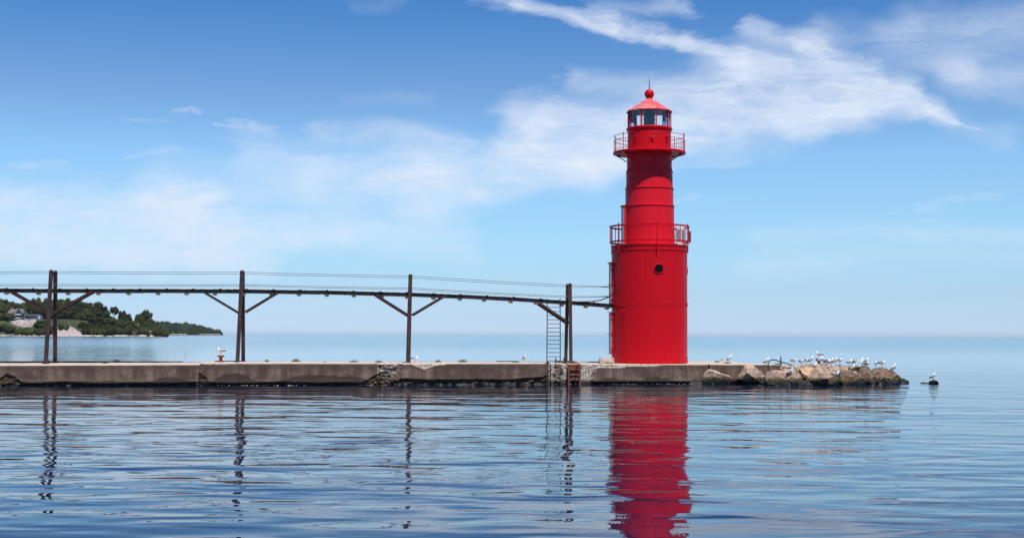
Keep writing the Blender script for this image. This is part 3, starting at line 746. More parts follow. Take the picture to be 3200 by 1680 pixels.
# access ladder from pier to catwalk
def ladder():
    b = on_pier(1730, 1133, 1.03); Y = cw(1730).y - .42
    kx = ray(1730, 1100); bx = kx.x / kx.y * Y
    e = empty('access_ladder', (bx, Y, 1.03), 'tall thin dark steel ladder rising from the pier to the catwalk', 'ladder')
    top = at(1730, 940, Y).z - 1.03; hw = (1751.5 - 1709.5) / 2 / F * Y
    for sg in (-1, 1):
        m = MB(); m.beam((sg * hw, 0, 0), (sg * (hw - .015),   .05, top + .12), .05, .03, up=Vector((0, 1, 0))); m.build('side_rail', M_lad, e)
    n = 15
    for i in range(n):
        z = top * (i + .45) / n; m = MB(); m.tube([(-hw, .02, z), (hw, .02, z)], .019, 6); m.build('rung', M_lad, e)
    m = MB(); m.tube([(hw, .02, top * .46), (hw + .27, .25, top * .455)], .008, 5); m.build('stay', M_post, e)
ladder()

def wall_ladder():
    s0 = s_px(1794); c = wall(s0, -.03, 1.0); e = empty('wall_ladder', c, 'rusty brown steel ladder set into the pier wall left of the lighthouse', 'ladder', rz=math.atan2(UD.y, UD.x))
    hw = .29
    for sg in (-1, 1):
        m = MB(); m.box((sg * hw, -.03, -.56), (.09, .16, 1.16)); m.build('side_rail', M_rust, e, bevel=.012)
    m = MB(); m.box((0, .05, -.17), (2 * hw, .05, .34)); m.box((0, .055, -.48), (2 * hw, .04, .26)); m.build('back_plate', M_rust, e)
    for z in (-.06, -.26, -.52, -.76, -1.02):
        m = MB(); m.tube([(-hw + .02, -.07, z + .02), (-hw + .08, -.13, z - .02), (hw - .08, -.13, z - .02), (hw - .02, -.07, z + .02)], .032, 8); m.build('rung', M_rust, e)
    # bent grab bars on the deck
    p = [on_pier(1739, 1130, 1.06), on_pier(1752, 1131, 1.10), on_pier(1768, 1134, 1.08), on_pier(1773, 1137, 1.03)]
    m = MB(); m.tube(p, .028, 8); tag(m.build('grab_bar', M_rust), 'rusty bent bar on the deck left of the wall ladder top', 'grab bar', 'rusty bars at the ladder head')
    p = [on_pier(1778, 1131, 1.08), on_pier(1792, 1130, 1.11), on_pier(1803, 1131, 1.10), on_pier(1810, 1138, 1.03)]
    m = MB(); m.tube(p, .028, 8); tag(m.build('grab_bar', M_rust), 'rusty arched bar on the deck right above the wall ladder', 'grab bar', 'rusty bars at the ladder head')
    for (a, b, lab) in (((1735, 1134), (1737, 1120), 'short upright dark steel peg at the foot of the access ladder'), ((1768, 1134), (1761, 1121), 'short dark steel peg leaning left beside the catwalk legs')):
        f = on_pier(*a, 1.02); t = at(b[0], b[1], f.y); m = MB(); m.tube([f, t], .035, 8); m.tube([t, t + (t - f) * .1], [.045, .04], 8); tag(m.build('mooring_peg', M_post), lab, 'peg')
wall_ladder()

# bollards
def bollard(px, py, h, lab, mat_, Y=None, z=1.02):
    p = on_pier(px, py, z) if Y is None else Vector((ray(px, py).x / ray(px, py).y * Y, Y, z))
    e = empty('bollard', p, lab, 'bollard', 'rusty mooring bollards')
    k = h / .36
    m = MB(); m.lathe([(.15, 0), (.15, .02), (.10, .03), (.085, .08), (.08, .2), (.10, .26)], 24); m.build('shaft', mat_, e)
    m = MB(); m.lathe([(.10, .26), (.17, .285), (.195, .31), (.195, .335), (.17, .36), (.08, .372), (.004, .375)], 24); m.build('cap', mat_, e)
    e.scale = (1, 1, k); return p + Vector((0, 0, .372 * k))
M_rustred = simple('red_rust', (0.36, 0.055, 0.02), (0.20, 0.04, 0.02), 9, 0.75, 0.008, 30)
M_rustdk = simple('dark_red_iron', (0.12, 0.012, 0.012), (0.07, 0.012, 0.01), 9, 0.6, 0.008, 30)
B1 = bollard(690, 1130.5, .34, 'orange rusty mooring bollard left of the second catwalk legs with a gull on top', M_rustred, z=1.04)
B2 = bollard(2560, 1137, .42, 'dark red mooring bollard on the rubble end of the pier with a gull on top', M_rustdk, Y=76.4, z=.84)

# ------------------------------------------------------------------ boulders at the pier head
def rock_mat(name, a, b, gold=0.25):
    m, n, bs = material(name); P = posn(n); sx = n.new('ShaderNodeSeparateXYZ'); n.l.new(P, sx.inputs[0])
    c = n.mix(n.mr(n.noise(P, 3.1, 7, 0.7), .38, .64), a, b)
    c = n.mix(n.mr(n.noise(n.mapping(P, loc=(5, 0, 0)), 1.7, 5, .65), .52, .70, 0, gold), c, (.50, .30, .12))
    c = n.mix(n.mr(n.noise(P, 14, 5, .75), .60, .72, 0, .6), c, (.09, .065, .05))
    c = n.mix(n.mr(n.noise(n.mapping(P, loc=(0, 9, 0)), 8, 4, .7), .61, .70, 0, .85), c, (.80, .76, .70))
    lvl = n.math('ADD', sx.outputs[2], n.math('MULTIPLY', n.math('SUBTRACT', n.noise(P, 2.3, 5, .6), .5), .35))
    weed = n.mix(n.mr(n.noise(P, 7, 5, .7), .4, .62), (.012, .014, .007), (.17, .10, .028))
    c = n.mix(n.mr(lvl, .46, .27), c, weed)
    c = n.mix(n.mr(lvl, .27, .15), c, (.006, .007, .005))
    n.put(bs.inputs['Base Color'], c); n.put(bs.inputs['Roughness'], n.mr(lvl, .02, .22, .25, .9))
    bp = n.new('ShaderNodeBump'); bp.inputs['Distance'].default_value = .06; n.put(bp.inputs['Height'], n.noise(P, 5.5, 8, .72)); n.l.new(bp.outputs[0], bs.inputs['Normal'])
    return m
M_rk = rock_mat('limestone', (.54, .385, .28), (.24, .165, .12)); M_rk2 = rock_mat('brown_stone', (.25, .165, .12), (.10, .064, .047), .4); M_rk3 = rock_mat('golden_stone', (.60, .42, .25), (.36, .23, .13), .6)
M_rk4 = rock_mat('pale_rubble', (.54, .41, .31), (.21, .145, .105))
ROCKS = []
def boulder(outline, Y, thick, lab, mat_, seed, fx=0.0, fsc=.70, fsh=-.26, grp='boulders round the pier head', amp=.018, btm=-.45):
    """outline: photo pixels of the silhouette; Y: distance of its middle; thick: front-to-back half size"""
    P3 = [at(x, y, Y) for (x, y) in outline]
    zmin = min(p.z for p in P3)
    c = sum(P3, Vector()) / len(P3)
    pts = list(P3)
    wet = zmin < .12
    for p in P3:
        if wet and p.z < zmin + .14: pts.append(Vector((c.x + (p.x - c.x) * .9, p.y + thick * .85, btm)))
    top = max(p.z for p in P3); cc = Vector((c.x, c.y, zmin + (top - zmin) * .45))
    rnd = random.Random(seed)
    wid = max(p.x for p in P3) - min(p.x for p in P3)
    for ip, p in enumerate(P3):
        q = cc + (p - cc) * fsc * rnd.uniform(.7, 1.25)
        if ip % 2 == seed % 2: pts.append(Vector((q.x + fx * wid, Y - thick * rnd.uniform(1.0, 1.4), max(q.z + (top - zmin) * fsh, zmin + (top - zmin) * (.34 if wet else .1)))))
        q = cc + (p - cc) * .8 * rnd.uniform(.9, 1.08); pts.append(Vector((q.x, Y + thick * rnd.uniform(.8, 1.1), q.z - (top - zmin) * .05)))
    o0 = Vector((c.x, Y, zmin))
    ob = rock_mesh('boulder', [p - o0 for p in pts], mat_, 4, amp, seed, 2.4, planes=6); ob.location = o0
    tag(ob, lab, 'boulder', grp); ROCKS.append((ob, o0)); return ob
def wY(px, py): return ground(px, py, 0).y
rk = [
 ([(2150, 1199), (2160, 1187), (2174, 1182), (2186, 1186), (2194, 1200)], 72.9, .35, 'small low golden rock at the waterline just right of the lighthouse foot', M_rk3),
 ([(2191, 1201), (2192, 1180), (2198, 1167), (2206, 1160), (2214, 1152), (2224, 1153), (2243, 1160), (2262, 1168), (2280, 1174), (2289, 1187), (2284, 1196), (2250, 1199)], 73.0, .6, 'tan wedge shaped boulder sloping right, against the pier wall joint', M_rk),
 ([(2300, 1186), (2318, 1168), (2321, 1150), (2327, 1142), (2340, 1138), (2352, 1140), (2364, 1150), (2380, 1162), (2393, 1178), (2401, 1197), (2360, 1201), (2310, 1197)], 73.2, .65, 'large tan peaked boulder leaning on the wall left of the bent pipe', M_rk),
 ([(2392, 1205), (2392, 1172), (2397, 1161), (2410, 1157), (2440, 1156), (2470, 1157), (2496, 1161), (2514, 1178), (2510, 1190), (2470, 1198), (2452, 1207)], 71.6, .9, 'broad flat topped brown slab below the bent pipe with a gull on it', M_rk),
 ([(2490, 1206), (2494, 1193), (2508, 1187), (2530, 1188), (2543, 1198), (2545, 1207)], 70.6, .45, 'low black wet rock awash between two large boulders', M_rk2),
 ([(2498, 1152), (2520, 1146), (2543, 1150), (2540, 1170), (2525, 1182), (2512, 1182), (2503, 1170)], 72.9, .6, 'golden rock wedged behind and between the slab and the large ridged boulder', M_rk3),
 ([(2515, 1190), (2530, 1166), (2543, 1151), (2560, 1141), (2580, 1148), (2600, 1161), (2614, 1176), (2622, 1200), (2600, 1207), (2540, 1208)], 71.8, .9, 'large ridged tan boulder with a dark hollow on its left face', M_rk),
 ([(2584, 1203), (2592, 1186), (2606, 1180), (2618, 1184), (2626, 1203)], 70.9, .4, 'small arched golden rock at the waterline with a gull standing on top', M_rk3),
 ([(2611, 1190), (2622, 1160), (2640, 1154), (2665, 1160), (2686, 1172), (2707, 1190), (2700, 1200), (2640, 1203), (2618, 1200)], 72.6, .8, 'long brown boulder sloping down right to the waterline with green weed', M_rk2),
 ([(2678, 1172), (2687, 1150), (2694, 1140), (2708, 1137), (2723, 1149), (2719, 1172), (2708, 1184), (2693, 1181)], 74.0, .55, 'upright dark brown boulder with three gulls behind its top', M_rk2),
 ([(2712, 1180), (2716, 1160), (2726, 1150), (2745, 1148), (2762, 1157), (2764, 1176), (2752, 1192), (2722, 1197)], 74.1, .6, 'blocky dark brown boulder right of the upright one', M_rk2),
 ([(2752, 1153), (2768, 1150), (2785, 1156), (2801, 1165), (2813, 1176), (2811, 1192), (2790, 1196), (2762, 1182)], 75.0, .6, 'sloping brown boulder at the right tip of the pier with a lone gull', M_rk2),
 ([(2753, 1196), (2761, 1181), (2771, 1174), (2785, 1180), (2800, 1191), (2799, 1199), (2760, 1201)], 73.9, .4, 'pale golden pointed rock at the waterline near the right tip', M_rk3),
 ([(2710, 1198), (2712, 1189), (2720, 1184), (2728, 1188), (2730, 1199)], 73.2, .3, 'small round green weedy rock at the waterline', M_rk2),
 ([(2806, 1188), (2811, 1178), (2822, 1183), (2836, 1188), (2842, 1192), (2820, 1194)], 76.2, .5, 'low dark tail rock trailing into the water off the tip', M_rk2),
 ([(2902, 1199), (2905, 1190), (2916, 1186), (2928, 1190), (2934, 1199)], 74.7, .3, 'small isolated brown rock out in the water with one gull on it', M_rk3),
 ([(2872, 1197), (2884, 1194.5), (2898, 1194), (2905, 1197.5), (2885, 1198.5)], 75.6, .3, 'thin dark ledge just awash left of the isolated gull rock', M_rk2),
 ([(2436, 1150), (2450, 1141), (2480, 1139), (2506, 1142), (2512, 1156), (2490, 1162), (2445, 1160)], 73.8, .9, 'pale flat rubble slab under the bent pipe', M_rk4),
 ([(2500, 1146), (2520, 1137), (2560, 1135), (2598, 1138), (2600, 1158), (2540, 1160), (2510, 1158)], 75.2, 1.2, 'pale flat slab under the row of gulls by the dark red bollard', M_rk4),
 ([(2588, 1150), (2600, 1140), (2625, 1138), (2648, 1143), (2656, 1160), (2630, 1172), (2606, 1170)], 74.4, .9, 'mottled tan boulder under the pair of gulls right of the bollard', M_rk4),
 ([(2640, 1158), (2645, 1145), (2662, 1140), (2682, 1142), (2696, 1150), (2694, 1172), (2665, 1170)], 74.6, .8, 'brown boulder behind the low gull, left of the upright rock', M_rk2),
 ([(2728, 1160), (2734, 1150), (2750, 1146), (2768, 1149), (2775, 1160), (2755, 1168)], 75.4, .7, 'grey brown flat rock carrying the two preening gulls', M_rk2),
]
FX = {1: .12, 2: .04, 3: .16, 6: .15, 8: .08, 9: -.1, 0: .1}
for i, (ol, Y, th, lab, mt) in enumerate(rk): boulder(ol, Y, th, lab, mt, i + 1, FX.get(i, .0))
# fill of smaller broken stones between the boulders
def rubble():
    rnd = random.Random(5); bm = bmesh.new(); n = 0
    for i in range(520):
        px = rnd.uniform(2410, 2800); Y = rnd.uniform(72.2, 79.5)
        k = (px - 1600) / F; lim = .82 - .55 * sstep(2620, 2830, px) - .75 * sstep(74.8, 72.6, Y) - .75 * sstep(77.5, 80, Y)
        if lim < -.2: continue
        r = rnd.uniform(.08, .24); res = bmesh.ops.create_icosphere(bm, subdivisions=1, radius=r)
        sc = Vector((rnd.uniform(.8, 1.5), rnd.uniform(.8, 1.4), rnd.uniform(.45, .8))); M_ = Matrix.Rotation(rnd.uniform(0, 6), 3, 'Z') @ Matrix.Rotation(rnd.uniform(-.4, .4), 3, 'X')
        for v in res['verts']:
            q = Vector([a * b for a, b in zip(v.co, sc)]) * (1 + rnd.uniform(-.18, .18)); v.co = M_ @ q + Vector((k * Y, Y, lim - r * .4 + rnd.uniform(-.05, .03)))
    # core
    g = []
    nx, ny = 40, 26
    for j in range(ny + 1):
        for i in range(nx + 1):
            px = 2400 + (2835 - 2400) * i / nx; Y = 71.9 + (80.4 - 71.9) * j / ny
            z = .78 - .58 * sstep(2620, 2835, px) - .75 * sstep(74.6, 72.6, Y) - 1.2 * sstep(77.8, 80.2, Y) - .8 * sstep(2800, 2835, px)
            z += .06 * fbm(px * .05, Y * 1.5)
            g.append(bm.verts.new(((px - 1600) / F * Y, Y, z - .06)))
    for j in range(ny):
        for i in range(nx): bm.faces.new((g[j * (nx + 1) + i], g[j * (nx + 1) + i + 1], g[(j + 1) * (nx + 1) + i + 1], g[(j + 1) * (nx + 1) + i]))
    me = bpy.data.meshes.new('rubble'); bm.to_mesh(me); bm.free(); o = link('rubble', me, M_rk4)
    tag(o, 'pale broken rubble filling the gaps between boulders at the pier head', 'rubble', kind='stuff'); ROCKS.append((o, Vector()))
rubble()

# bent steel pipe sticking out of the boulders
p = [at(2401, 1158, 72.6), at(2401, 1145, 72.6), at(2401.5, 1133, 72.7), at(2405, 1127, 72.8), at(2412, 1123.5, 72.9), at(2420, 1123.5, 73.1), at(2432, 1127, 73.4), at(2446, 1131.5, 73.8), at(2460, 1135, 74.0), at(2474, 1139.5, 74.0), at(2482, 1143, 73.8), at(2485, 1146.5, 73.6), at(2480, 1149, 73.3), at(2465, 1148.5, 73.0), at(2443, 1147.5, 72.9)]
m = MB(); m.tube(p, .028, 8); tag(m.build('bent_pipe', M_dark), 'thin dark hooked steel pipe arching over the rubble right of the lighthouse', 'pipe')

# ------------------------------------------------------------------ BVH for standing things on rocks and deck
bpy.context.view_layer.update()
allv = []; allf = []
for (o, off) in PIER_OBJS + ROCKS:
    b = len(allv); allv += [v.co + off for v in o.data.vertices]; allf += [[i + b for i in p_.vertices] for p_ in o.data.polygons]
bvh = BVHTree.FromPolygons(allv, allf)
def land(px, py, maxstep=14):
    for k in range(maxstep * 2):
        d = ray(px, py + k * .5).normalized(); h = bvh.ray_cast(Vector((0, 0, ZC)), d, 120)
        if h[0] is not None and h[1].z > .15: return h[0]
    return at(px, py, 75.5)

# ------------------------------------------------------------------ gulls
M_gw = simple('gull_white', (.90, .90, .89), (.82, .82, .83), 20, .7)
M_gg = simple('gull_grey', (.46, .47, .50), (.34, .35, .38), 25, .7)
M_gb = simple('gull_black', (.02, .02, .022), None, rough=.6)
M_gy = simple('gull_bill', (.55, .38, .08), None, rough=.4)
def loft(m, secs, seg=12, flat=0.0):
    """secs: (x, y, z, ry, rz, mat) closed smooth loft"""
    vs = []; fs = []; n = len(secs); mis = []
    for i, (x, y, z, ry, rz, mi) in enumerate(secs):
        a = Vector(secs[max(0, i - 1)][:3]); b = Vector(secs[min(n - 1, i + 1)][:3]); d = (b - a).normalized()
        side = Vector((0, 1, 0)); side = (side - d * side.dot(d)).normalized(); up = side.cross(d) * -1
        for k in range(seg):
            t = 2 * PI * k / seg; vs.append(Vector((x, y, z)) + side * ry * math.cos(t) + up * rz * math.sin(t))
    for i in range(n - 1):
        m.add([vs[j] for j in range(i * seg, (i + 2) * seg)], [(k, (k + 1) % seg, seg + (k + 1) % seg, seg + k) for k in range(seg)], secs[i][5], True)
    m.add(vs[:seg], [tuple(range(seg))[::-1]], secs[0][5]); m.add(vs[-seg:], [tuple(range(seg))], secs[-1][5])
def gull_mesh(pose):
    m = MB(); W_, G, K, B = 0, 1, 2, 3
    lift = {'stand': 0, 'tall': 0, 'preen': 0, 'rest': -.085, 'float': -.10}[pose]
    if pose == 'tall':
        body = [(-.17, .10, .018, .008), (-.12, .125, .034, .024), (-.05, .165, .056, .052), (.01, .205, .066, .068), (.05, .25, .058, .062), (.07, .29, .042, .046), (.078, .325, .032, .036), (.085, .352, .030, .031), (.10, .368, .028, .026), (.125, .366, .018, .018)]
        bill = [(.125, .366, .011, .011), (.145, .362, .008, .008), (.165, .356, .003, .004)]
        wing = [(.055, .262, .010, .020), (.02, .235, .018, .050), (-.04, .195, .018, .055), (-.11, .145, .014, .036), (-.17, .108, .009, .018), (-.215, .082, .004, .006)]
        lx, lz = .0, .13
    elif pose in ('stand', 'rest', 'float'):
        body = [(-.20, .165, .018, .008), (-.14, .175, .036, .026), (-.06, .188, .060, .055), (.02, .20, .070, .070), (.075, .225, .060, .064), (.105, .262, .042, .046), (.118, .295, .032, .036), (.128, .318, .031, .031), (.145, .330, .028, .027), (.168, .327, .018, .018)]
        bill = [(.168, .327, .011, .011), (.19, .322, .008, .008), (.21, .316, .003, .004)]
        wing = [(.075, .232, .010, .020), (.03, .225, .018, .050), (-.04, .208, .018, .052), (-.12, .188, .014, .034), (-.19, .172, .009, .017), (-.245, .160, .004, .006)]
        lx, lz = .01, .15
    else:
        body = [(-.20, .175, .018, .008), (-.14, .185, .036, .026), (-.06, .20, .062, .058), (.02, .205, .074, .072), (.075, .215, .064, .066), (.115, .235, .046, .048), (.13, .25, .036, .038), (.12, .27, .032, .032), (.095, .275, .028, .026), (.07, .268, .018, .017)]
        bill = [(.07, .268, .011, .010), (.05, .26, .008, .008), (.03, .25, .003, .004)]
        wing = [(.075, .235, .012, .020), (.03, .24, .020, .050), (-.04, .225, .020, .054), (-.12, .205, .016, .036), (-.19, .188, .009, .019), (-.245, .182, .004, .006)]
        lx, lz = .01, .15
    loft(m, [(x, 0, z + lift, ry, rz, W_) for (x, z, ry, rz) in body], 14)
    loft(m, [(x, 0, z + lift, ry, rz, B if i < 1 else K) for i, (x, z, ry, rz) in enumerate(bill)], 8)
    for sg in (-1, 1):
        ws = []
        for i, (x, z, ry, rz) in enumerate(wing):
            bw = [.050, .058, .054, .038, .020, .008][i]
            ws.append((x, sg * bw, z + lift + .012, ry, rz, G if i < 3 else K))
        loft(m, ws, 8)
        if pose not in ('float', 'rest'):
            m.tube([(lx, sg * .028, lz + .02), (lx - .008, sg * .03, .07), (lx + .004, sg * .03, .006)], [.010, .006, .006], 6, B)
            m.add([(lx - .01, sg * .03 - .012, .003), (lx - .01, sg * .03 + .012, .003), (lx + .055, sg * .03 + .026, .002), (lx + .06, sg * .03, .004), (lx + .055, sg * .03 - .026, .002), (lx, sg * .03, .014)], [(0, 5, 1), (1, 5, 2), (2, 5, 3), (3, 5, 4), (4, 5, 0), (0, 1, 2, 3, 4)], B)
    for sg in (-1, 1):                                    # eye
        e = body[-2]; m.dome((e[0] + .004, sg * (e[2] - .004), e[1] + lift + .006), (0, sg, 0), .006, K)
    return m
GM = {}
def gull(px, py, pose, ang, lab, sc=1.0, loc=None, grp='gulls on the pier and rocks'):
    if pose not in GM:
        o = gull_mesh(pose).build('gull', [M_gw, M_gg, M_gb, M_gy]); GM[pose] = o
    else:
        o = GM[pose].copy(); COL.objects.link(o)
    o.location = loc if loc is not None else land(px, py); o.rotation_euler = (0, 0, R(ang)); o.scale = (sc,) * 3
    tag(o, lab, 'gull', grp); return o
gull(0, 0, 'stand', 175, 'white gull perched on the orange rusty bollard facing left', 1.12, B1)
gl = [
 (1295, 1133, 'preen', 20, 'gull bending down at the foot of the third catwalk leg'),
 (1640, 1130, 'tall', -50, 'upright gull standing alone on the deck left of the access ladder'),
 (2259, 1131, 'rest', -80, 'small gull resting low on the deck right of the lighthouse'),
 (2280, 1131, 'tall', 35, 'white breasted gull beside a grass tuft right of the lighthouse'),
 (2396, 1140, 'tall', 28, 'gull leaning forward on the deck edge beside the bent pipe'),
 (2481, 1133, 'preen', 25, 'preening gull with raised tail, leftmost in the row by the dark red bollard'),
 (2504, 1138, 'preen', -70, 'large white breasted gull, second from the left in the row left of the bollard'),
 (2518, 1134, 'stand', -40, 'gull close behind the second gull of the row left of the bollard'),
 (2535, 1133, 'tall', 15, 'slim gull with lowered tail just left of the dark red bollard'),
 (2564, 1137, 'tall', 10, 'gull crouched in front of the dark red bollard facing right'),
 (2573, 1137, 'stand', 160, 'gull immediately right of the dark red bollard facing left'),
 (2585, 1138, 'rest', 20, 'gull sitting low right of the dark red bollard'),
 (2598, 1138, 'tall', 25, 'plump upright gull, left one of the standing pair right of the bollard'),
 (2610, 1136, 'tall', 0, 'slim gull behind, right one of the standing pair right of the bollard'),
 (2624, 1139, 'preen', -60, 'large broad gull facing the camera, alone right of the standing pair'),
 (2542, 1148, 'rest', -15, 'gull sitting on the pale rubble below the dark red bollard'),
 (2470, 1175, 'tall', 10, 'gull standing on the front of the broad flat slab'),
 (2612, 1181, 'stand', 10, 'gull on the small arched rock near the waterline'),
 (2655, 1143, 'stand', 25, 'dark winged gull with lowered tail at the left of the pair on the brown boulder'),
 (2671, 1141, 'tall', -60, 'white breasted gull at the right of the pair on the brown boulder'),
 (2665, 1158, 'tall', 5, 'small gull standing below the pair on the brown boulder'),
 (2694, 1142, 'tall', 60, 'gull left of and behind the upright dark boulder'),
 (2705, 1135, 'stand', 15, 'topmost gull with raised head behind the upright dark boulder'),
 (2710, 1140, 'rest', -40, 'low gull showing only its head over the upright dark boulder'),
 (2737, 1148, 'preen', -110, 'broad gull preening, left of two right of the upright boulder'),
 (2756, 1147, 'preen', -30, 'darker hunched gull, right of two right of the upright boulder'),
 (2794, 1161, 'tall', 20, 'slim gull alone on the sloping tip boulder'),
 (2916, 1187, 'tall', 12, 'gull on the small isolated rock out in the water'),
]
rg = random.Random(3)
for (px, py, pose, ang, lab) in gl: gull(px, py, pose, ang + rg.uniform(-6, 6), lab, rg.uniform(1.06, 1.18))
gull(0, 0, 'stand', 170, 'gull perched on top of the dark red bollard facing left', 1.1, B2)
for (px, py, lab, a) in ((223, 1081, 'white gull floating on the lake right of the first catwalk legs', 20), (344, 1075, 'white gull floating on the lake left of the first brace end', 100), (812, 1069, 'distant gull floating right of the second catwalk legs', 10),
                         (898, 1068, 'distant gull floating alone between the second and third legs', 200), (1019, 1070, 'left one of two distant gulls floating left of the third leg', 60), (1034, 1069, 'right one of two distant gulls floating left of the third leg', 0), (1088, 1070, 'faint distant gull floating nearest the third catwalk leg', 0), (1804, 1065, 'distant gull floating between the fourth legs and the lighthouse', 0)):
    p = ground(px, py, 0); k = 1.3
    gull(0, 0, 'float', a, lab, k, Vector((p.x, p.y, 0)), 'gulls floating on the lake')
# one gull on the wing far out
def flying():
    m = MB(); loft(m, [(-.2, 0, 0, .02, .008, 0), (-.1, 0, 0, .045, .035, 0), (.03, 0, .01, .06, .055, 0), (.12, 0, .02, .036, .036, 0), (.17, 0, .025, .03, .03, 0), (.2, 0, .02, .012, .012, 3), (.23, 0, .015, .004, .004, 3)], 10)
    for sg in (-1, 1): loft(m, [(.04, sg * .04, .02, .08, .014, 1), (.05, sg * .2, .10, .07, .01, 1), (.02, sg * .38, .11, .05, .008, 1), (-.05, sg * .58, .06, .02, .005, 2)][::1], 8)
    o = m.build('gull', [M_gw, M_gg, M_gb, M_gy]); o.location = at(3008, 902, 420); o.rotation_euler = (0, 0, 1.0); o.scale = (1.3,) * 3
    tag(o, 'tiny gull flying far out over the lake at the right', 'gull', 'gulls on the wing')
flying()

# ------------------------------------------------------------------ grass tufts and weeds on the pier
M_grass = simple('dry_green_grass', (.10, .13, .03), (.22, .20, .07), 14, .8)
M_weed = simple('weed_leaf', (.05, .09, .025), (.10, .13, .04), 14, .8)
def tuft(px, py, wpx, h, lab, seed, n=150):
    rnd = random.Random(seed); p = land(px, py, 6); w = wpx / F * p.y / 2; m = MB(); h *= 1.35
    for i in range(n):
        x = rnd.gauss(0, .42) * w; y = rnd.gauss(0, .4) * w * .6; hh = h * rnd.uniform(.35, 1.05) * max(.35, 1 - abs(x) / w * .5); lx, ly = rnd.gauss(0, .35) * hh, rnd.gauss(0, .3) * hh
        a = rnd.uniform(0, PI); dx, dy = math.cos(a) * .010, math.sin(a) * .010
        m.add([(x - dx, y - dy, -.01), (x + dx, y + dy, -.01), (x + lx * .4 + dx * .7, y + ly * .4 + dy * .7, hh * .6), (x + lx, y + ly, hh), (x + lx * .4 - dx * .7, y + ly * .4 - dy * .7, hh * .6)], [(0, 1, 2, 4), (4, 2, 3)])
    o = m.build('grass_tuft', M_grass); o.location = p; tag(o, lab, 'grass tuft', 'grass tufts growing from the pier deck')
tf = [(181, 1132, 24, .08, 'flat grass tuft at the foot of the first catwalk legs'), (152, 1132, 12, .10, 'tiny dark tuft between the first pair of legs'), (365, 1130, 34, .15, 'tall bushy grass tuft near the left end of the pier'), (328, 1135, 22, .05, 'low patch of grass just left of the tall bushy tuft'),
      (545, 1132, 26, .06, 'low grass patch left of the first block step'), (834, 1130, 14, .11, 'small tuft right of the second catwalk legs'), (925, 1130, 34, .16, 'wide seeded grass tuft mid way between second and third legs'), (1015, 1131, 12, .04, 'tiny tuft between two wider tufts left of the third leg'), (1106, 1131, 34, .10, 'wide low tuft left of the cracked block joint'),
      (1184, 1132, 26, .11, 'tuft growing at the cracked block joint'), (1270, 1133, 30, .05, 'thin patch at the foot of the third catwalk leg'), (1369, 1131, 22, .11, 'small bushy tuft right of the third leg'), (1446, 1131, 38, .14, 'largest dark green tuft right of the third leg'), (1612, 1132, 26, .06, 'sparse dry tuft beside the lone upright gull'),
      (1712, 1135, 14, .10, 'dry tuft at the left foot of the access ladder'), (1790, 1136, 22, .06, 'flat dry patch at the head of the wall ladder'), (2124, 1137, 10, .08, 'small green sprig at the right foot of the lighthouse'), (2241, 1131, 20, .08, 'dark green tuft on the deck right of the lighthouse'), (2273, 1135, 24, .08, 'wide low tuft in front of the white breasted gull'), (2431, 1137, 28, .07, 'yellow green patch at the foot of the tall weed')]
for i, (a, b, c, d, e) in enumerate(tf): tuft(a, b, c, d, e, 100 + i)
def weed():
    p = land(2440, 1137, 6); h = 32 / F * p.y; e = empty('tall_weed', p, 'single tall green spiky weed standing at the pier head', 'weed'); rnd = random.Random(9)
    m = MB(); m.tube([(0, 0, 0), (.01, 0, h * .5), (.0, 0, h)], [.014, .009, .003], 6); m.build('stem', M_weed, e)
    m = MB()
    for i in range(190):
        z = h * rnd.uniform(.02, .82); L = .11 * (1 - z / h * .75) * rnd.uniform(.6, 1.1); a = rnd.uniform(0, 2 * PI); d = Vector((math.cos(a), math.sin(a), rnd.uniform(.3, 1.1))).normalized() * L; s_ = Vector((-math.sin(a), math.cos(a), 0)) * .016
        b = Vector((0, 0, z)); m.add([b, b + d * .5 + s_, b + d, b + d * .5 - s_], [(0, 1, 2, 3)])
    m.build('foliage', M_weed, e)
weed()

# ------------------------------------------------------------------ far shore
def land_mat():
    m, n, b = material('bluff_ground'); P = posn(n); sx = n.new('ShaderNodeSeparateXYZ'); n.l.new(P, sx.inputs[0])
    c = n.mix(n.mr(n.noise(P, .09, 6, .65), .38, .62), (.030, .042, .012), (.075, .080, .028))
    c = n.mix(n.mr(n.math('ADD', sx.outputs[2], n.math('MULTIPLY', n.noise(P, .25, 4, .6), 1.6)), 1.2, .7), c, (.42, .36, .29))
    n.put(b.inputs['Base Color'], c); b.inputs['Roughness'].default_value = .95; return m
M_land = land_mat()
YS = 1120.0
def xs_(px, Y=YS): return (px - 1600) / F * Y
def bluff_h(px): 
    pts = [(-900, 15), (0, 14), (250, 13.5), (330, 10), (420, 6), (500, 2.5), (520, 1.0)]
    for a, b in zip(pts, pts[1:]):
        if px <= b[0]: return a[1] + (b[1] - a[1]) * max(0, (px - a[0])) / (b[0] - a[0])
    return .8
def terr(X, Y):
    px = 1600 + X / Y * F; shore = YS + 6 * nz(X * .02, 5) + 3 * nz(X * .1, 9)
    h = bluff_h(min(px, 519)); d = Y - shore
    edge = sstep(528, 500, px)
    z = -1.5 + 2.3 * sstep(-3, 2, d) + (h - .8) * sstep(6, 34, d) + 5 * sstep(60, 260, d) * (h / 14)
    return (z + 1.5) * edge - 1.5 + .3 * fbm(X * .08, Y * .08) * edge
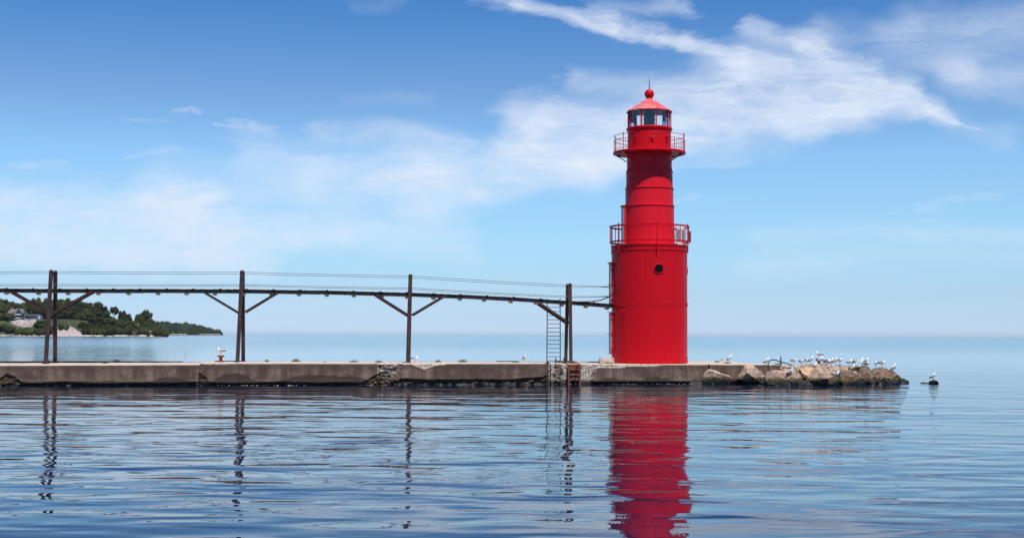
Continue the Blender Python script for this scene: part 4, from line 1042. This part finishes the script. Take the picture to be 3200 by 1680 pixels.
def hill(name, x0, x1, y0, y1, nx, ny, fn, mat_):
    vs = []
    for j in range(ny + 1):
        Y = y0 + (y1 - y0) * (j / ny) ** 1.7
        for i in range(nx + 1):
            X = x0 + (x1 - x0) * i / nx; X2 = X * Y / y0; vs.append((X2, Y, fn(X2, Y)))
    fs = [(j * (nx + 1) + i, j * (nx + 1) + i + 1, (j + 1) * (nx + 1) + i + 1, (j + 1) * (nx + 1) + i) for j in range(ny) for i in range(nx)]
    me = bpy.data.meshes.new(name); me.from_pydata(vs, [], fs); me.polygons.foreach_set('use_smooth', [True] * len(fs)); me.update()
    return tag(link(name, me, mat_), kind='structure')
hill('bluff', xs_(-1100), xs_(535), 1108, 1500, 260, 60, terr, M_land)

# trees: crown of leaf clumps round a lumpy inner mass, tapered trunk with limbs
def leaf_mat(name, a, b):
    m, n, bs = material(name); P = objc(n); oi = n.new('ShaderNodeObjectInfo')
    v = n.math('ADD', n.math('MULTIPLY', n.noise(P, 2.5, 4, .7), .8), n.math('MULTIPLY', oi.outputs['Random'], .25))
    n.put(bs.inputs['Base Color'], n.mix(n.mr(v, .32, .72), a, b)); bs.inputs['Roughness'].default_value = .85
    bs.inputs['Specular IOR Level'].default_value = .15
    return m
M_leafs = [leaf_mat('dark_leaves', (.013, .019, .005), (.040, .046, .013)), leaf_mat('green_leaves', (.022, .032, .007), (.066, .074, .020)), leaf_mat('olive_leaves', (.035, .046, .012), (.085, .088, .028)), leaf_mat('dead_leaves', (.10, .11, .06), (.17, .17, .10))]
M_bark = simple('bark', (.08, .055, .04), (.14, .10, .075), 3, .9)
def crown_pts(kind, rnd):
    cl = []
    if kind == 'round':
        for i in range(22): 
            a = rnd.uniform(0, 2 * PI); e = rnd.uniform(-1, 1); r = .62 * math.sqrt(max(0, 1 - e * e * .8)); cl.append((Vector((r * math.cos(a), r * math.sin(a), 1.05 + e * .68)), rnd.uniform(.26, .42)))
        cl.append((Vector((0, 0, 1.15)), .62))
    elif kind == 'tall':
        for i in range(18):
            z = rnd.uniform(.3, 2.0); r = .42 * (1 - (z / 2.4) ** 2); a = rnd.uniform(0, 2 * PI); cl.append((Vector((r * math.cos(a), r * math.sin(a), z)), rnd.uniform(.2, .34)))
        cl.append((Vector((0, 0, .9)), .5))
    elif kind == 'umbrella':
        for i in range(14):
            a = rnd.uniform(0, 2 * PI); r = rnd.uniform(.2, .85); cl.append((Vector((r * math.cos(a) + .1, r * math.sin(a) * .6, 1.55 - r * r * .3 + rnd.uniform(-.06, .08))), rnd.uniform(.2, .32)))
    elif kind == 'bush':
        for i in range(14):
            a = rnd.uniform(0, 2 * PI); r = rnd.uniform(.1, .8); cl.append((Vector((r * math.cos(a), r * math.sin(a), .35 + rnd.uniform(0, .45) * (1 - r * .6))), rnd.uniform(.26, .42)))
    return cl
def blob(m, c, r, rnd, nleaf, leaf, core=True, mi=0, sub=2):
    if core:
        bm = bmesh.new(); bmesh.ops.create_icosphere(bm, subdivisions=sub, radius=r * .86); o = Vector((rnd.uniform(0, 50),) * 3)
        for v in bm.verts: v.co *= 1 + .28 * noise.fractal(v.co / r * 1.8 + o, .8, 2, 3)
        m.add([v.co + c for v in bm.verts], [tuple(v.index for v in f.verts) for f in bm.faces], mi); bm.free()
    for i in range(nleaf):
        d = Vector((rnd.gauss(0, 1), rnd.gauss(0, 1), rnd.gauss(0, 1) + .15)).normalized(); p = c + d * r * rnd.uniform(.82, 1.16)
        n = (d + Vector((rnd.uniform(-.7, .7), rnd.uniform(-.7, .7), rnd.uniform(-.3, .9)))).normalized(); x = n.orthogonal().normalized(); y = n.cross(x); L = leaf * rnd.uniform(.6, 1.3)
        m.add([p - x * L, p - y * L * .7, p + x * L, p + y * L * .7], [(0, 1, 2, 3)], mi)
PROTO = {}
def tree_proto(kind, mi, seed):
    rnd = random.Random(seed); c = MB()
    for (p_, r) in crown_pts(kind, rnd): blob(c, p_, r, rnd, int(70 * (r / .3) ** 2), .055)
    t = MB(); H = {'round': 1.0, 'tall': .7, 'umbrella': 1.45, 'bush': .3}[kind]
    t.tube([(0, 0, -.15), (.02, .01, H * .4), (-.01, 0, H)], [.07, .05, .03], 7)
    for i in range(5):
        a = rnd.uniform(0, 2 * PI); z = H * rnd.uniform(.45, .9); t.tube([(0, 0, z), (.25 * math.cos(a), .25 * math.sin(a), z + .22), (.5 * math.cos(a), .5 * math.sin(a), z + .34)], [.03, .018, .008], 5)
    cm = bpy.data.meshes.new('crown')
    return c, t
def tree(kind, mi, px, ytop, ybase, Y, lab, wpx=None, name=None, grp='trees on the bluff', cat='tree', leafmi=None):
    key = (kind, mi, random.randint(0, 2))
    if key not in PROTO:
        c, t = tree_proto(kind, mi, hash((kind, key[2])) % 1000 if False else {'round': 11, 'tall': 23, 'umbrella': 31, 'bush': 47}[kind] + key[2] * 5)
        PROTO[key] = (c, t, None, None)
    c, t, co, to = PROTO[key]
    hh = {'round': 2.0, 'tall': 2.25, 'umbrella': 1.8, 'bush': 1.1}[kind]; ww = {'round': 1.9, 'tall': 1.2, 'umbrella': 2.1, 'bush': 2.1}[kind]
    pb = at(px, ybase, Y); pt = at(px, ytop, Y); X = pb.x
    base_z = terr(X, Y) if Y < 1600 else pb.z
    base_z = min(base_z, pt.z - 2); h = pt.z - base_z
    e = empty(name or ('bush' if kind == 'bush' else 'tree'), (X, Y, base_z), lab, cat, grp, rz=random.uniform(0, 6.28))
    sx = (wpx / F * Y / ww) if wpx else h / hh * random.uniform(.85, 1.15)
    e.scale = (sx, sx, h / hh)
    if kind == 'umbrella': e.rotation_euler = (0, 0, .2)
    if co is None:
        co = c.build('crown', M_leafs[mi], e); to = t.build('trunk', M_bark, e); PROTO[key] = (c, t, co, to)
    else:
        for q in (co, to):
            n = q.copy(); COL.objects.link(n); n.parent = e
    return e
sky_pts = [(-60, 934), (0, 931), (20, 935), (50, 940), (75, 938), (95, 935), (120, 931), (150, 932), (185, 931), (215, 931), (240, 935), (262, 940), (280, 938), (295, 947)]
rt = random.Random(12)
def skyl(px, pts):
    for a, b in zip(pts, pts[1:]):
        if a[0] <= px <= b[0]: return a[1] + (b[1] - a[1]) * (px - a[0]) / (b[0] - a[0])
    return pts[0][1] if px < pts[0][0] else pts[-1][1]
def where(px):
    if px < 10: return 'at the left edge'
    if px < 80: return 'behind the grey gabled house'
    if px < 135: return 'behind the low annex'
    if px < 185: return 'behind the first catwalk legs'
    if px < 245: return 'above the grassy slope'
    return 'near the right end'
for row, (dy, Yd) in enumerate(((0, 1260), (9, 1225), (20, 1200))):
    px = -70 + row * 7
    while px < 296:
        if not (row == 2 and 10 < px < 110):
            tree(rt.choice(['round', 'round', 'tall']), rt.choice([0, 0, 1, 1]), px, skyl(px, sky_pts) + dy + rt.uniform(-1, 4), 1000, Yd,
                 'dark tree %s, %s' % (('atop the wood', 'midway in the wood', 'fronting the wood')[row], where(px)), wpx=rt.uniform(30, 42))
        px += rt.uniform(15, 21)
# distinct trees along the point
dt = [('round', 0, 308, 944, 34, 'dark dense tree at the right shoulder of the wood'), ('tall', 0, 328, 956, 26, 'narrow dark tree left of the flat topped tree'),
      ('umbrella', 0, 355, 958, 36, 'flat topped umbrella shaped tree with sky showing below it'), ('round', 0, 381, 971, 24, 'round dark tree right of the flat topped tree'),
      ('round', 0, 400, 981, 24, 'small dark tree in the dip left of the big dome'), ('round', 1, 447, 971, 46, 'large dome crowned tree, tallest on the point'), ('tall', 1, 467, 976, 22, 'tree on the right shoulder of the large dome'),
      ('round', 1, 478, 998, 26, 'mid green tree right of the large dome'), ('bush', 1, 496, 1010, 26, 'low rounded tree near the tip of the point'), ('bush', 2, 511, 1020, 22, 'brownish shrub at the very tip of the point')]
for (k, mi, px, yt, w, lab) in dt: tree(k, mi, px, yt, 1035, 1185 if px < 420 else 1165, lab, wpx=w * (1.0 if k == 'umbrella' else 1.25))
for (k, mi, px, yt, w, Y, lab) in [
      ('tall', 1, 248, 978, 22, 1158, 'pointed green tree at the right end of the grassy slope'), ('round', 1, 270, 972, 28, 1158, 'bright topped green tree above the rocky slope'), ('tall', 1, 290, 980, 24, 1150, 'dark green tree left of the pointed pair'), ('tall', 1, 309, 973, 24, 1152, 'left tall pointed green tree of a pair'),
      ('tall', 1, 331, 975, 26, 1152, 'right tall pointed green tree of a pair'), ('round', 1, 352, 992, 28, 1150, 'mid green tree below the flat topped tree'), ('round', 1, 374, 998, 26, 1148, 'rounded tree below the small dark ones'), ('round', 2, 396, 1004, 26, 1145, 'pale green feathery tree left of the bare trunk'),
      ('round', 1, 415, 1002, 24, 1148, 'mid green tree behind the bare trunk'), ('round', 0, 440, 1000, 30, 1145, 'dark lower tree under the large dome'), ('round', 1, 460, 1006, 26, 1142, 'tree above the white spot near the shore'), ('bush', 1, 482, 1022, 30, 1140, 'olive bush at the foot of the point'),
      ('round', 0, 258, 1005, 24, 1140, 'dark tree at the right of the rocky slope'), ('round', 0, 282, 1008, 26, 1138, 'dark tree standing close to the beach'), ('round', 0, 306, 1006, 26, 1138, 'dark tree by the beach below the pointed pair'), ('round', 0, 333, 1012, 28, 1138, 'dark spreading tree by the beach, right of the pair'), ('round', 0, 362, 1016, 26, 1137, 'dark low tree by the beach left of the bare trunk'),
      ('round', 0, 8, 985, 34, 1150, 'dark green tree at the left edge below the house'), ('round', 1, 28, 978, 30, 1150, 'rounded green tree standing in front of the house corner'), ('bush', 1, 6, 1008, 40, 1136, 'dark bush on the slope at the left edge'), ('bush', 1, 32, 1016, 34, 1133, 'green bush below the pale rocks at the left'),
      ('bush', 2, 60, 1022, 32, 1130, 'olive bush by the beach under the pale rocks'), ('bush', 1, 84, 1020, 34, 1130, 'mid green bush by the beach left of the first legs'), ('bush', 2, 105, 1022, 30, 1130, 'yellowish bush by the beach beside the first legs'), ('round', 1, 128, 1000, 34, 1140, 'bushy green tree left of the first catwalk legs'), ('bush', 1, 128, 1022, 34, 1130, 'dark bush at the beach left of the first legs'),
      ('tall', 0, 182, 966, 18, 1175, 'dark tree hidden behind the first catwalk legs'), ('bush', 0, 150, 1010, 30, 1132, 'dark bush behind the first catwalk legs')]:
    tree(k, mi, px, yt, 1045, Y, lab, wpx=w * 1.4)
# yellow ground bushes on the slope
for (px, yt, w, lab) in ((190, 1006, 24, 'yellow green bush on the slope right of the first legs'), (208, 1008, 20, 'small yellow green bush above the pale rocks')):
    tree('bush', 2, px, yt, 1045, 1138, lab, wpx=w)
# undergrowth between the trees of the point
def spot(px):
    for lim, t in ((300, 'right of the pale slope'), (340, 'below the pointed pair'), (370, 'below the flat topped tree'), (420, 'left of the bare trunk'), (460, 'under the big dome'), (500, 'short of the tip')):
        if px < lim: return t
    return 'at the very tip'
for i, px in enumerate(range(264, 520, 9)):
    yt = 1012 + rt.uniform(0, 14) + (8 if px > 480 else 0)
    tree('bush', rt.choice([0, 1, 1]), px, yt, 1045, 1126 + rt.uniform(0, 7), 'dark undergrowth bush by the beach, ' + spot(px), wpx=rt.uniform(22, 32), grp='undergrowth of the point')
for i, px in enumerate(range(250, 480, 13)):
    tree('round', rt.choice([0, 0, 1]), px, max(985, skyl(px, [(250, 985), (330, 985), (400, 998), (480, 1010)])) + rt.uniform(0, 8), 1045, 1160 + rt.uniform(0, 12), 'dark green filling tree of the point, ' + spot(px), wpx=rt.uniform(26, 34), grp='trees filling the point')
tree('umbrella', 3, 427, 1007, 1045, 1132, 'pale grey green tree on a bare leaning trunk near the beach', wpx=18)

# pale rock slopes and beach stones
M_rip = simple('pale_riprap', (.58, .49, .46), (.34, .28, .26), .5, .9, contrast=(.3, .7))
def riprap(name, poly_px, Yf, n, rmin, rmax, lab, seed):
    rnd = random.Random(seed); bm = bmesh.new(); k = 0; xs = [p_[0] for p_ in poly_px]; ys = [p_[1] for p_ in poly_px]
    def inside(x, y):
        r = False; j = len(poly_px) - 1
        for i in range(len(poly_px)):
            xi, yi = poly_px[i]; xj, yj = poly_px[j]
            if (yi > y) != (yj > y) and x < (xj - xi) * (y - yi) / (yj - yi) + xi: r = not r
            j = i
        return r
    while k < n:
        x, y = rnd.uniform(min(xs), max(xs)), rnd.uniform(min(ys), max(ys))
        if not inside(x, y): k += .2; continue
        k += 1
        Y = Yf
        for it in range(60):                       # meet the slope
            p_ = at(x, y, Y)
            if p_.z <= terr(p_.x, Y): break
            Y += 1.0
        r = rnd.uniform(rmin, rmax); res = bmesh.ops.create_icosphere(bm, subdivisions=1, radius=r)
        for v in res['verts']: v.co = Vector((v.co.x * rnd.uniform(.8, 1.4), v.co.y, v.co.z * rnd.uniform(.5, 1.0))) * (1 + rnd.uniform(-.2, .2)) + p_ + Vector((0, -.3, .1))
    me = bpy.data.meshes.new(name); bm.to_mesh(me); bm.free(); return tag(link(name, me, M_rip), lab, 'rocks', kind='stuff')
riprap('riprap', [(44, 1005), (60, 1000), (85, 1001), (92, 1010), (96, 1023), (70, 1022), (50, 1016), (28, 1003)], 1118, 900, .35, .9, 'bank of pale stones below the house', 1)
riprap('riprap', [(92, 1002), (112, 1001), (115, 1010), (112, 1020), (100, 1018)], 1118, 330, .35, .9, 'small patch of pale stones below the annex', 2)
riprap('riprap', [(176, 1022), (206, 1022), (210, 1017), (230, 1026), (262, 1048), (275, 1050), (176, 1051)], 1116, 1500, .35, 1.0, 'wide pale stone slope down to the water right of the first legs', 3)
def beach():
    rnd = random.Random(8); bm = bmesh.new()
    for i in range(850):
        px = rnd.choice([rnd.uniform(-100, 180), rnd.uniform(175, 290), rnd.uniform(280, 320), rnd.uniform(335, 480)])
        if nz(px * .07, 2) < -.28: continue
        X = xs_(px); Y = YS + rnd.uniform(-2, 5); z = max(0.1, terr(X, Y)) + rnd.uniform(0, .5); r = rnd.uniform(.22, .6)
        res = bmesh.ops.create_icosphere(bm, subdivisions=1, radius=r)
        for v in res['verts']: v.co = Vector((v.co.x * 2.2, v.co.y, v.co.z * .6)) * (1 + rnd.uniform(-.2, .2)) + Vector((X, Y, z))
    me = bpy.data.meshes.new('beach_stones'); bm.to_mesh(me); bm.free()
    tag(link('beach_stones', me, simple('bleached_stone', (.70, .62, .53), (.42, .35, .29), .4, .9)), 'line of bleached stones and driftwood along the far beach', 'stones', kind='stuff')
beach()

# house
def house():
    Y = 1172; k = Y / F
    b = at(54, 996, Y); z0 = b.z - 1
    M_sh = simple('grey_shingle', (.17, .15, .15), (.24, .21, .21), 1, .85); M_sid = simple('dark_siding', (.035, .04, .055), (.06, .065, .08), 1, .8); M_wht = simple('white_trim', (.6, .6, .64), None, rough=.6); M_lsd = simple('grey_siding', (.22, .24, .28), (.28, .30, .34), 1, .8)
    M_brk = simple('red_brick', (.22, .07, .05), (.28, .1, .07), 2, .9)
    e = empty('house', (b.x, Y, z0), 'grey roofed house with steep front gable and white balcony on the bluff', 'house')
    def X(px): return (px - 54) * k
    def Z(py): return (996 - py) * k + 1
    # gable end faces right-front: ridge from left to px 61
    m = MB(); m.box((X(56), 3, Z(996) / 2 + Z(984) / 2 - .5), (X(74) - X(44), 9, Z(984) - Z(996) + 2)); m.build('wall', M_lsd, e)
    # front gable wall, steep
    g = MB(); g.add([(X(47), -2, Z(985)), (X(73), -2, Z(985)), (X(61), -2, Z(966.5)), (X(47), 7, Z(985)), (X(73), 7, Z(985)), (X(61), 7, Z(966.5))], [(0, 1, 2), (5, 4, 3), (0, 3, 4, 1)]); g.build('gable', M_sid, e)
    r = MB()
    a, b_, c, d = Vector((X(61.5), -2.8, Z(965))), Vector((X(35), -1.5, Z(965.5))), Vector((X(24), -3, Z(979))), Vector((X(46), -3.2, Z(985)))
    th = Vector((0, .5, -.25))
    for q in ([a, b_, c, d], [a, Vector((X(74), -2.4, Z(980))), Vector((X(74), 8, Z(980))), Vector((X(61.5), 8, Z(965)))], [a, Vector((X(61.5), 8, Z(965))), Vector((X(28), 8, Z(966))), b_], [b_, Vector((X(28), 8, Z(966))), Vector((X(16), 5, Z(975))), c]):
        r.add([v for v in q] + [v + th for v in q], [(0, 1, 2, 3), (7, 6, 5, 4), (0, 4, 5, 1), (1, 5, 6, 2), (2, 6, 7, 3), (3, 7, 4, 0)])
    ro = r.build('roof', M_sh, e)
    m = MB(); m.box((X(37), 0, Z(964)), (1.3, 1.3, 3)); m.box((X(37), 0, Z(964) + 1.55), (1.5, 1.5, .2)); m.build('chimney', M_brk, ro)
    m = MB(); m.add([(X(66), -1, Z(979)), (X(74.5), -1, Z(979)), (X(74), -1, Z(971)), (X(65), -1, Z(971)), (X(66), 5, Z(975)), (X(74.5), 5, Z(975)), (X(74), 5, Z(970)), (X(65), 5, Z(970))], [(0, 1, 2, 3), (4, 7, 6, 5), (0, 4, 5, 1), (1, 5, 6, 2), (2, 6, 7, 3), (3, 7, 4, 0)]); m.build('dormer_roof', M_sh, e)
    m = MB(); m.box((X(61), -3.2, Z(982.5)), (X(70) - X(52), 1.8, .9)); m.build('balcony', M_wht, e)
    m = MB(); m.box((X(56), -3.4, Z(993)), (X(68) - X(44), 2.0, .9)); m.build('terrace_wall', M_wht, e)
    for a in (54, 60, 66): m = MB(); m.box((X(a), -1.62, Z(988.5)), (1.1, .12, 1.6)); w = m.build('window', M_blk, e)
    # annex
    m = MB(); m.box((X(101), 2, Z(990) - .2), (X(127) - X(75), 6, Z(985) - Z(997) + .5)); m.build('annex_wall', M_lsd, e)
    m = MB(); m.add([(X(73), -2, Z(985.5)), (X(120), -2, Z(986)), (X(118), 5.5, Z(981)), (X(75), 5.5, Z(981)), (X(73), -2, Z(986.5)), (X(120), -2, Z(987)), (X(118), 5.5, Z(982)), (X(75), 5.5, Z(982))], [(0, 1, 2, 3), (7, 6, 5, 4), (0, 4, 5, 1), (1, 5, 6, 2), (2, 6, 7, 3), (3, 7, 4, 0)]); m.build('annex_roof', M_sid, e)
    m = MB(); m.box((X(102), -1.15, Z(986.6)), (X(112) - X(92), .2, .35)); m.build('fascia', M_wht, e)
    for a, w_ in ((78, 1.6), (86, 1.2), (95, 1.1), (115, 1.3), (124, 1.2)):
        m = MB(); m.box((X(a), -1.07, Z(991)), (w_, .12, 1.5)); m.build('window', M_wht if a in (78, 115, 124) else M_blk, e)
house()
# white-roofed shed peeping through near the point
def shed():
    p_ = at(470, 1035, 1125); e = empty('shed', p_, 'tiny white roofed hut among the dark trees near the point', 'hut')
    m = MB(); m.box((0, 1, -1.2), (2.2, 2, 2.6)); m.build('wall', M_bark, e); m = MB(); m.box((0, .8, .25), (2.6, 2.8, .3)); m.build('roof', M_pale, e)
    p_ = at(419, 1040, 1122); e = empty('boat_shed', p_, 'small reddish brown timber hut on the beach by the bare trunk', 'hut')
    m = MB(); m.box((0, 1.5, -.5), (2.6, 2.5, 2.2)); m.build('wall', simple('red_brown_wood', (.25, .10, .07), None, rough=.9), e); m = MB(); m.box((0, 1.2, .75), (3.2, 3.2, .3)); m.build('roof', simple('orange_roof', (.45, .2, .14), None, rough=.9), e)
shed()

# far headland: one wooded mass three kilometres off
def headland():
    Y0 = 2900.0; k = Y0 / F
    pts = [(440, 1004), (483, 1003), (500, 1000), (524, 1001), (539, 1007), (553, 1002.5), (567, 1007), (581, 1003), (596, 1009), (624, 1011), (640, 1014.6), (662, 1022), (676, 1027), (687, 1026), (694, 1037), (699, 1044)]
    def hz_(px): return (1043 - skyl(px, pts)) * k
    def fn(X, Y):
        px = 1600 + X / Y * F; h = max(0, hz_(px) - 9); e = sstep(698, 690, px)
        return -2 + (3.2 * sstep(0, 6, Y - Y0) + h * .8 * sstep(8, 60, Y - Y0)) * e
    hill('headland', (420 - 1600) * k, (702 - 1600) * k, Y0 - 3, Y0 + 500, 160, 20, fn, M_land)
    rnd = random.Random(21); m = MB()
    for row, (f, dY) in enumerate(((1.0, 60), (.78, 40), (.55, 24), (.32, 12))):
        px = 440
        while px < 696:
            h = hz_(px) * f; r = min(rnd.uniform(5.0, 8.5), max(2.0, h * .5)); Y = Y0 + dY + rnd.uniform(-5, 5)
            if h > 2: 
                c = Vector(((px - 1600) / F * Y, Y, max(h - r * .8 + rnd.uniform(-1.5, 1), r * .5) + (1.2)))
                blob(m, c, r, rnd, 60, 1.0, mi=0, sub=1)
                blob(m, c + Vector((rnd.uniform(-r, r), 0, -r * .6)), r * .8, rnd, 40, 1.0, mi=0, sub=1)
            px += rnd.uniform(6, 9)
    m2, n, bs = material('distant_foliage'); P = posn(n)
    n.put(bs.inputs['Base Color'], n.mix(n.mr(n.noise(P, .08, 4, .7), .35, .65), (.012, .026, .012), (.038, .058, .022))); bs.inputs['Roughness'].default_value = .9; bs.inputs['Specular IOR Level'].default_value = .1
    o = m.build('distant_wood', m2); tag(o, 'far dark wood covering the low headland', 'wood', kind='stuff')
    rnd = random.Random(4); bm = bmesh.new()
    for i in range(160):
        px = rnd.choice([rnd.uniform(528, 585), rnd.uniform(624, 690)]); Y = Y0 - 1
        res = bmesh.ops.create_icosphere(bm, subdivisions=1, radius=rnd.uniform(.8, 1.8))
        for v in res['verts']: v.co = Vector((v.co.x * 1.8, v.co.y, v.co.z * .7)) + Vector(((px - 1600) / F * Y, Y, rnd.uniform(.5, 2.5)))
    me = bpy.data.meshes.new('shore_rocks'); bm.to_mesh(me); bm.free(); tag(link('shore_rocks', me, simple('headland_rock', (.5, .38, .32), (.32, .22, .18), .3, .9)), 'scattered pale rocks along the foot of the far headland', 'rocks', kind='stuff')
headland()

# trees that would share a label are told apart by their order from left to right
seen = {}
for o in list(COL.objects):
    if o.parent is None and o.get('category') == 'tree': seen.setdefault(o['label'], []).append(o)
for lab, obs in seen.items():
    if len(obs) > 1:
        obs.sort(key=lambda q: q.location.x / q.location.y)
        for i, o in enumerate(obs): o['label'] = '%s, %s' % (('leftmost', 'second', 'third', 'fourth', 'fifth', 'sixth', 'seventh', 'eighth', 'ninth')[min(i, 8)] , lab) if i == 0 else '%s from left, %s' % (('', 'second', 'third', 'fourth', 'fifth', 'sixth', 'seventh', 'eighth', 'ninth')[min(i, 8)], lab)

# ------------------------------------------------------------------ air over the lake
def haze():
    m = bpy.data.materials.new('lake_haze'); m.use_nodes = True; m.node_tree.nodes.clear(); n = NT(m.node_tree)
    v = n.new('ShaderNodeVolumePrincipled'); v.inputs['Color'].default_value = (.80, .93, 1.0, 1); v.inputs['Density'].default_value = HAZE
    o = n.new('ShaderNodeOutputMaterial'); n.l.new(v.outputs[0], o.inputs['Volume'])
    b = MB(); b.box((0, 13500, 17.5), (50000, 35000, 47)); ob = b.build('haze', m); tag(ob, 'thin pale summer haze over the lake', 'haze', kind='stuff')
HAZE = 0.000022
haze()
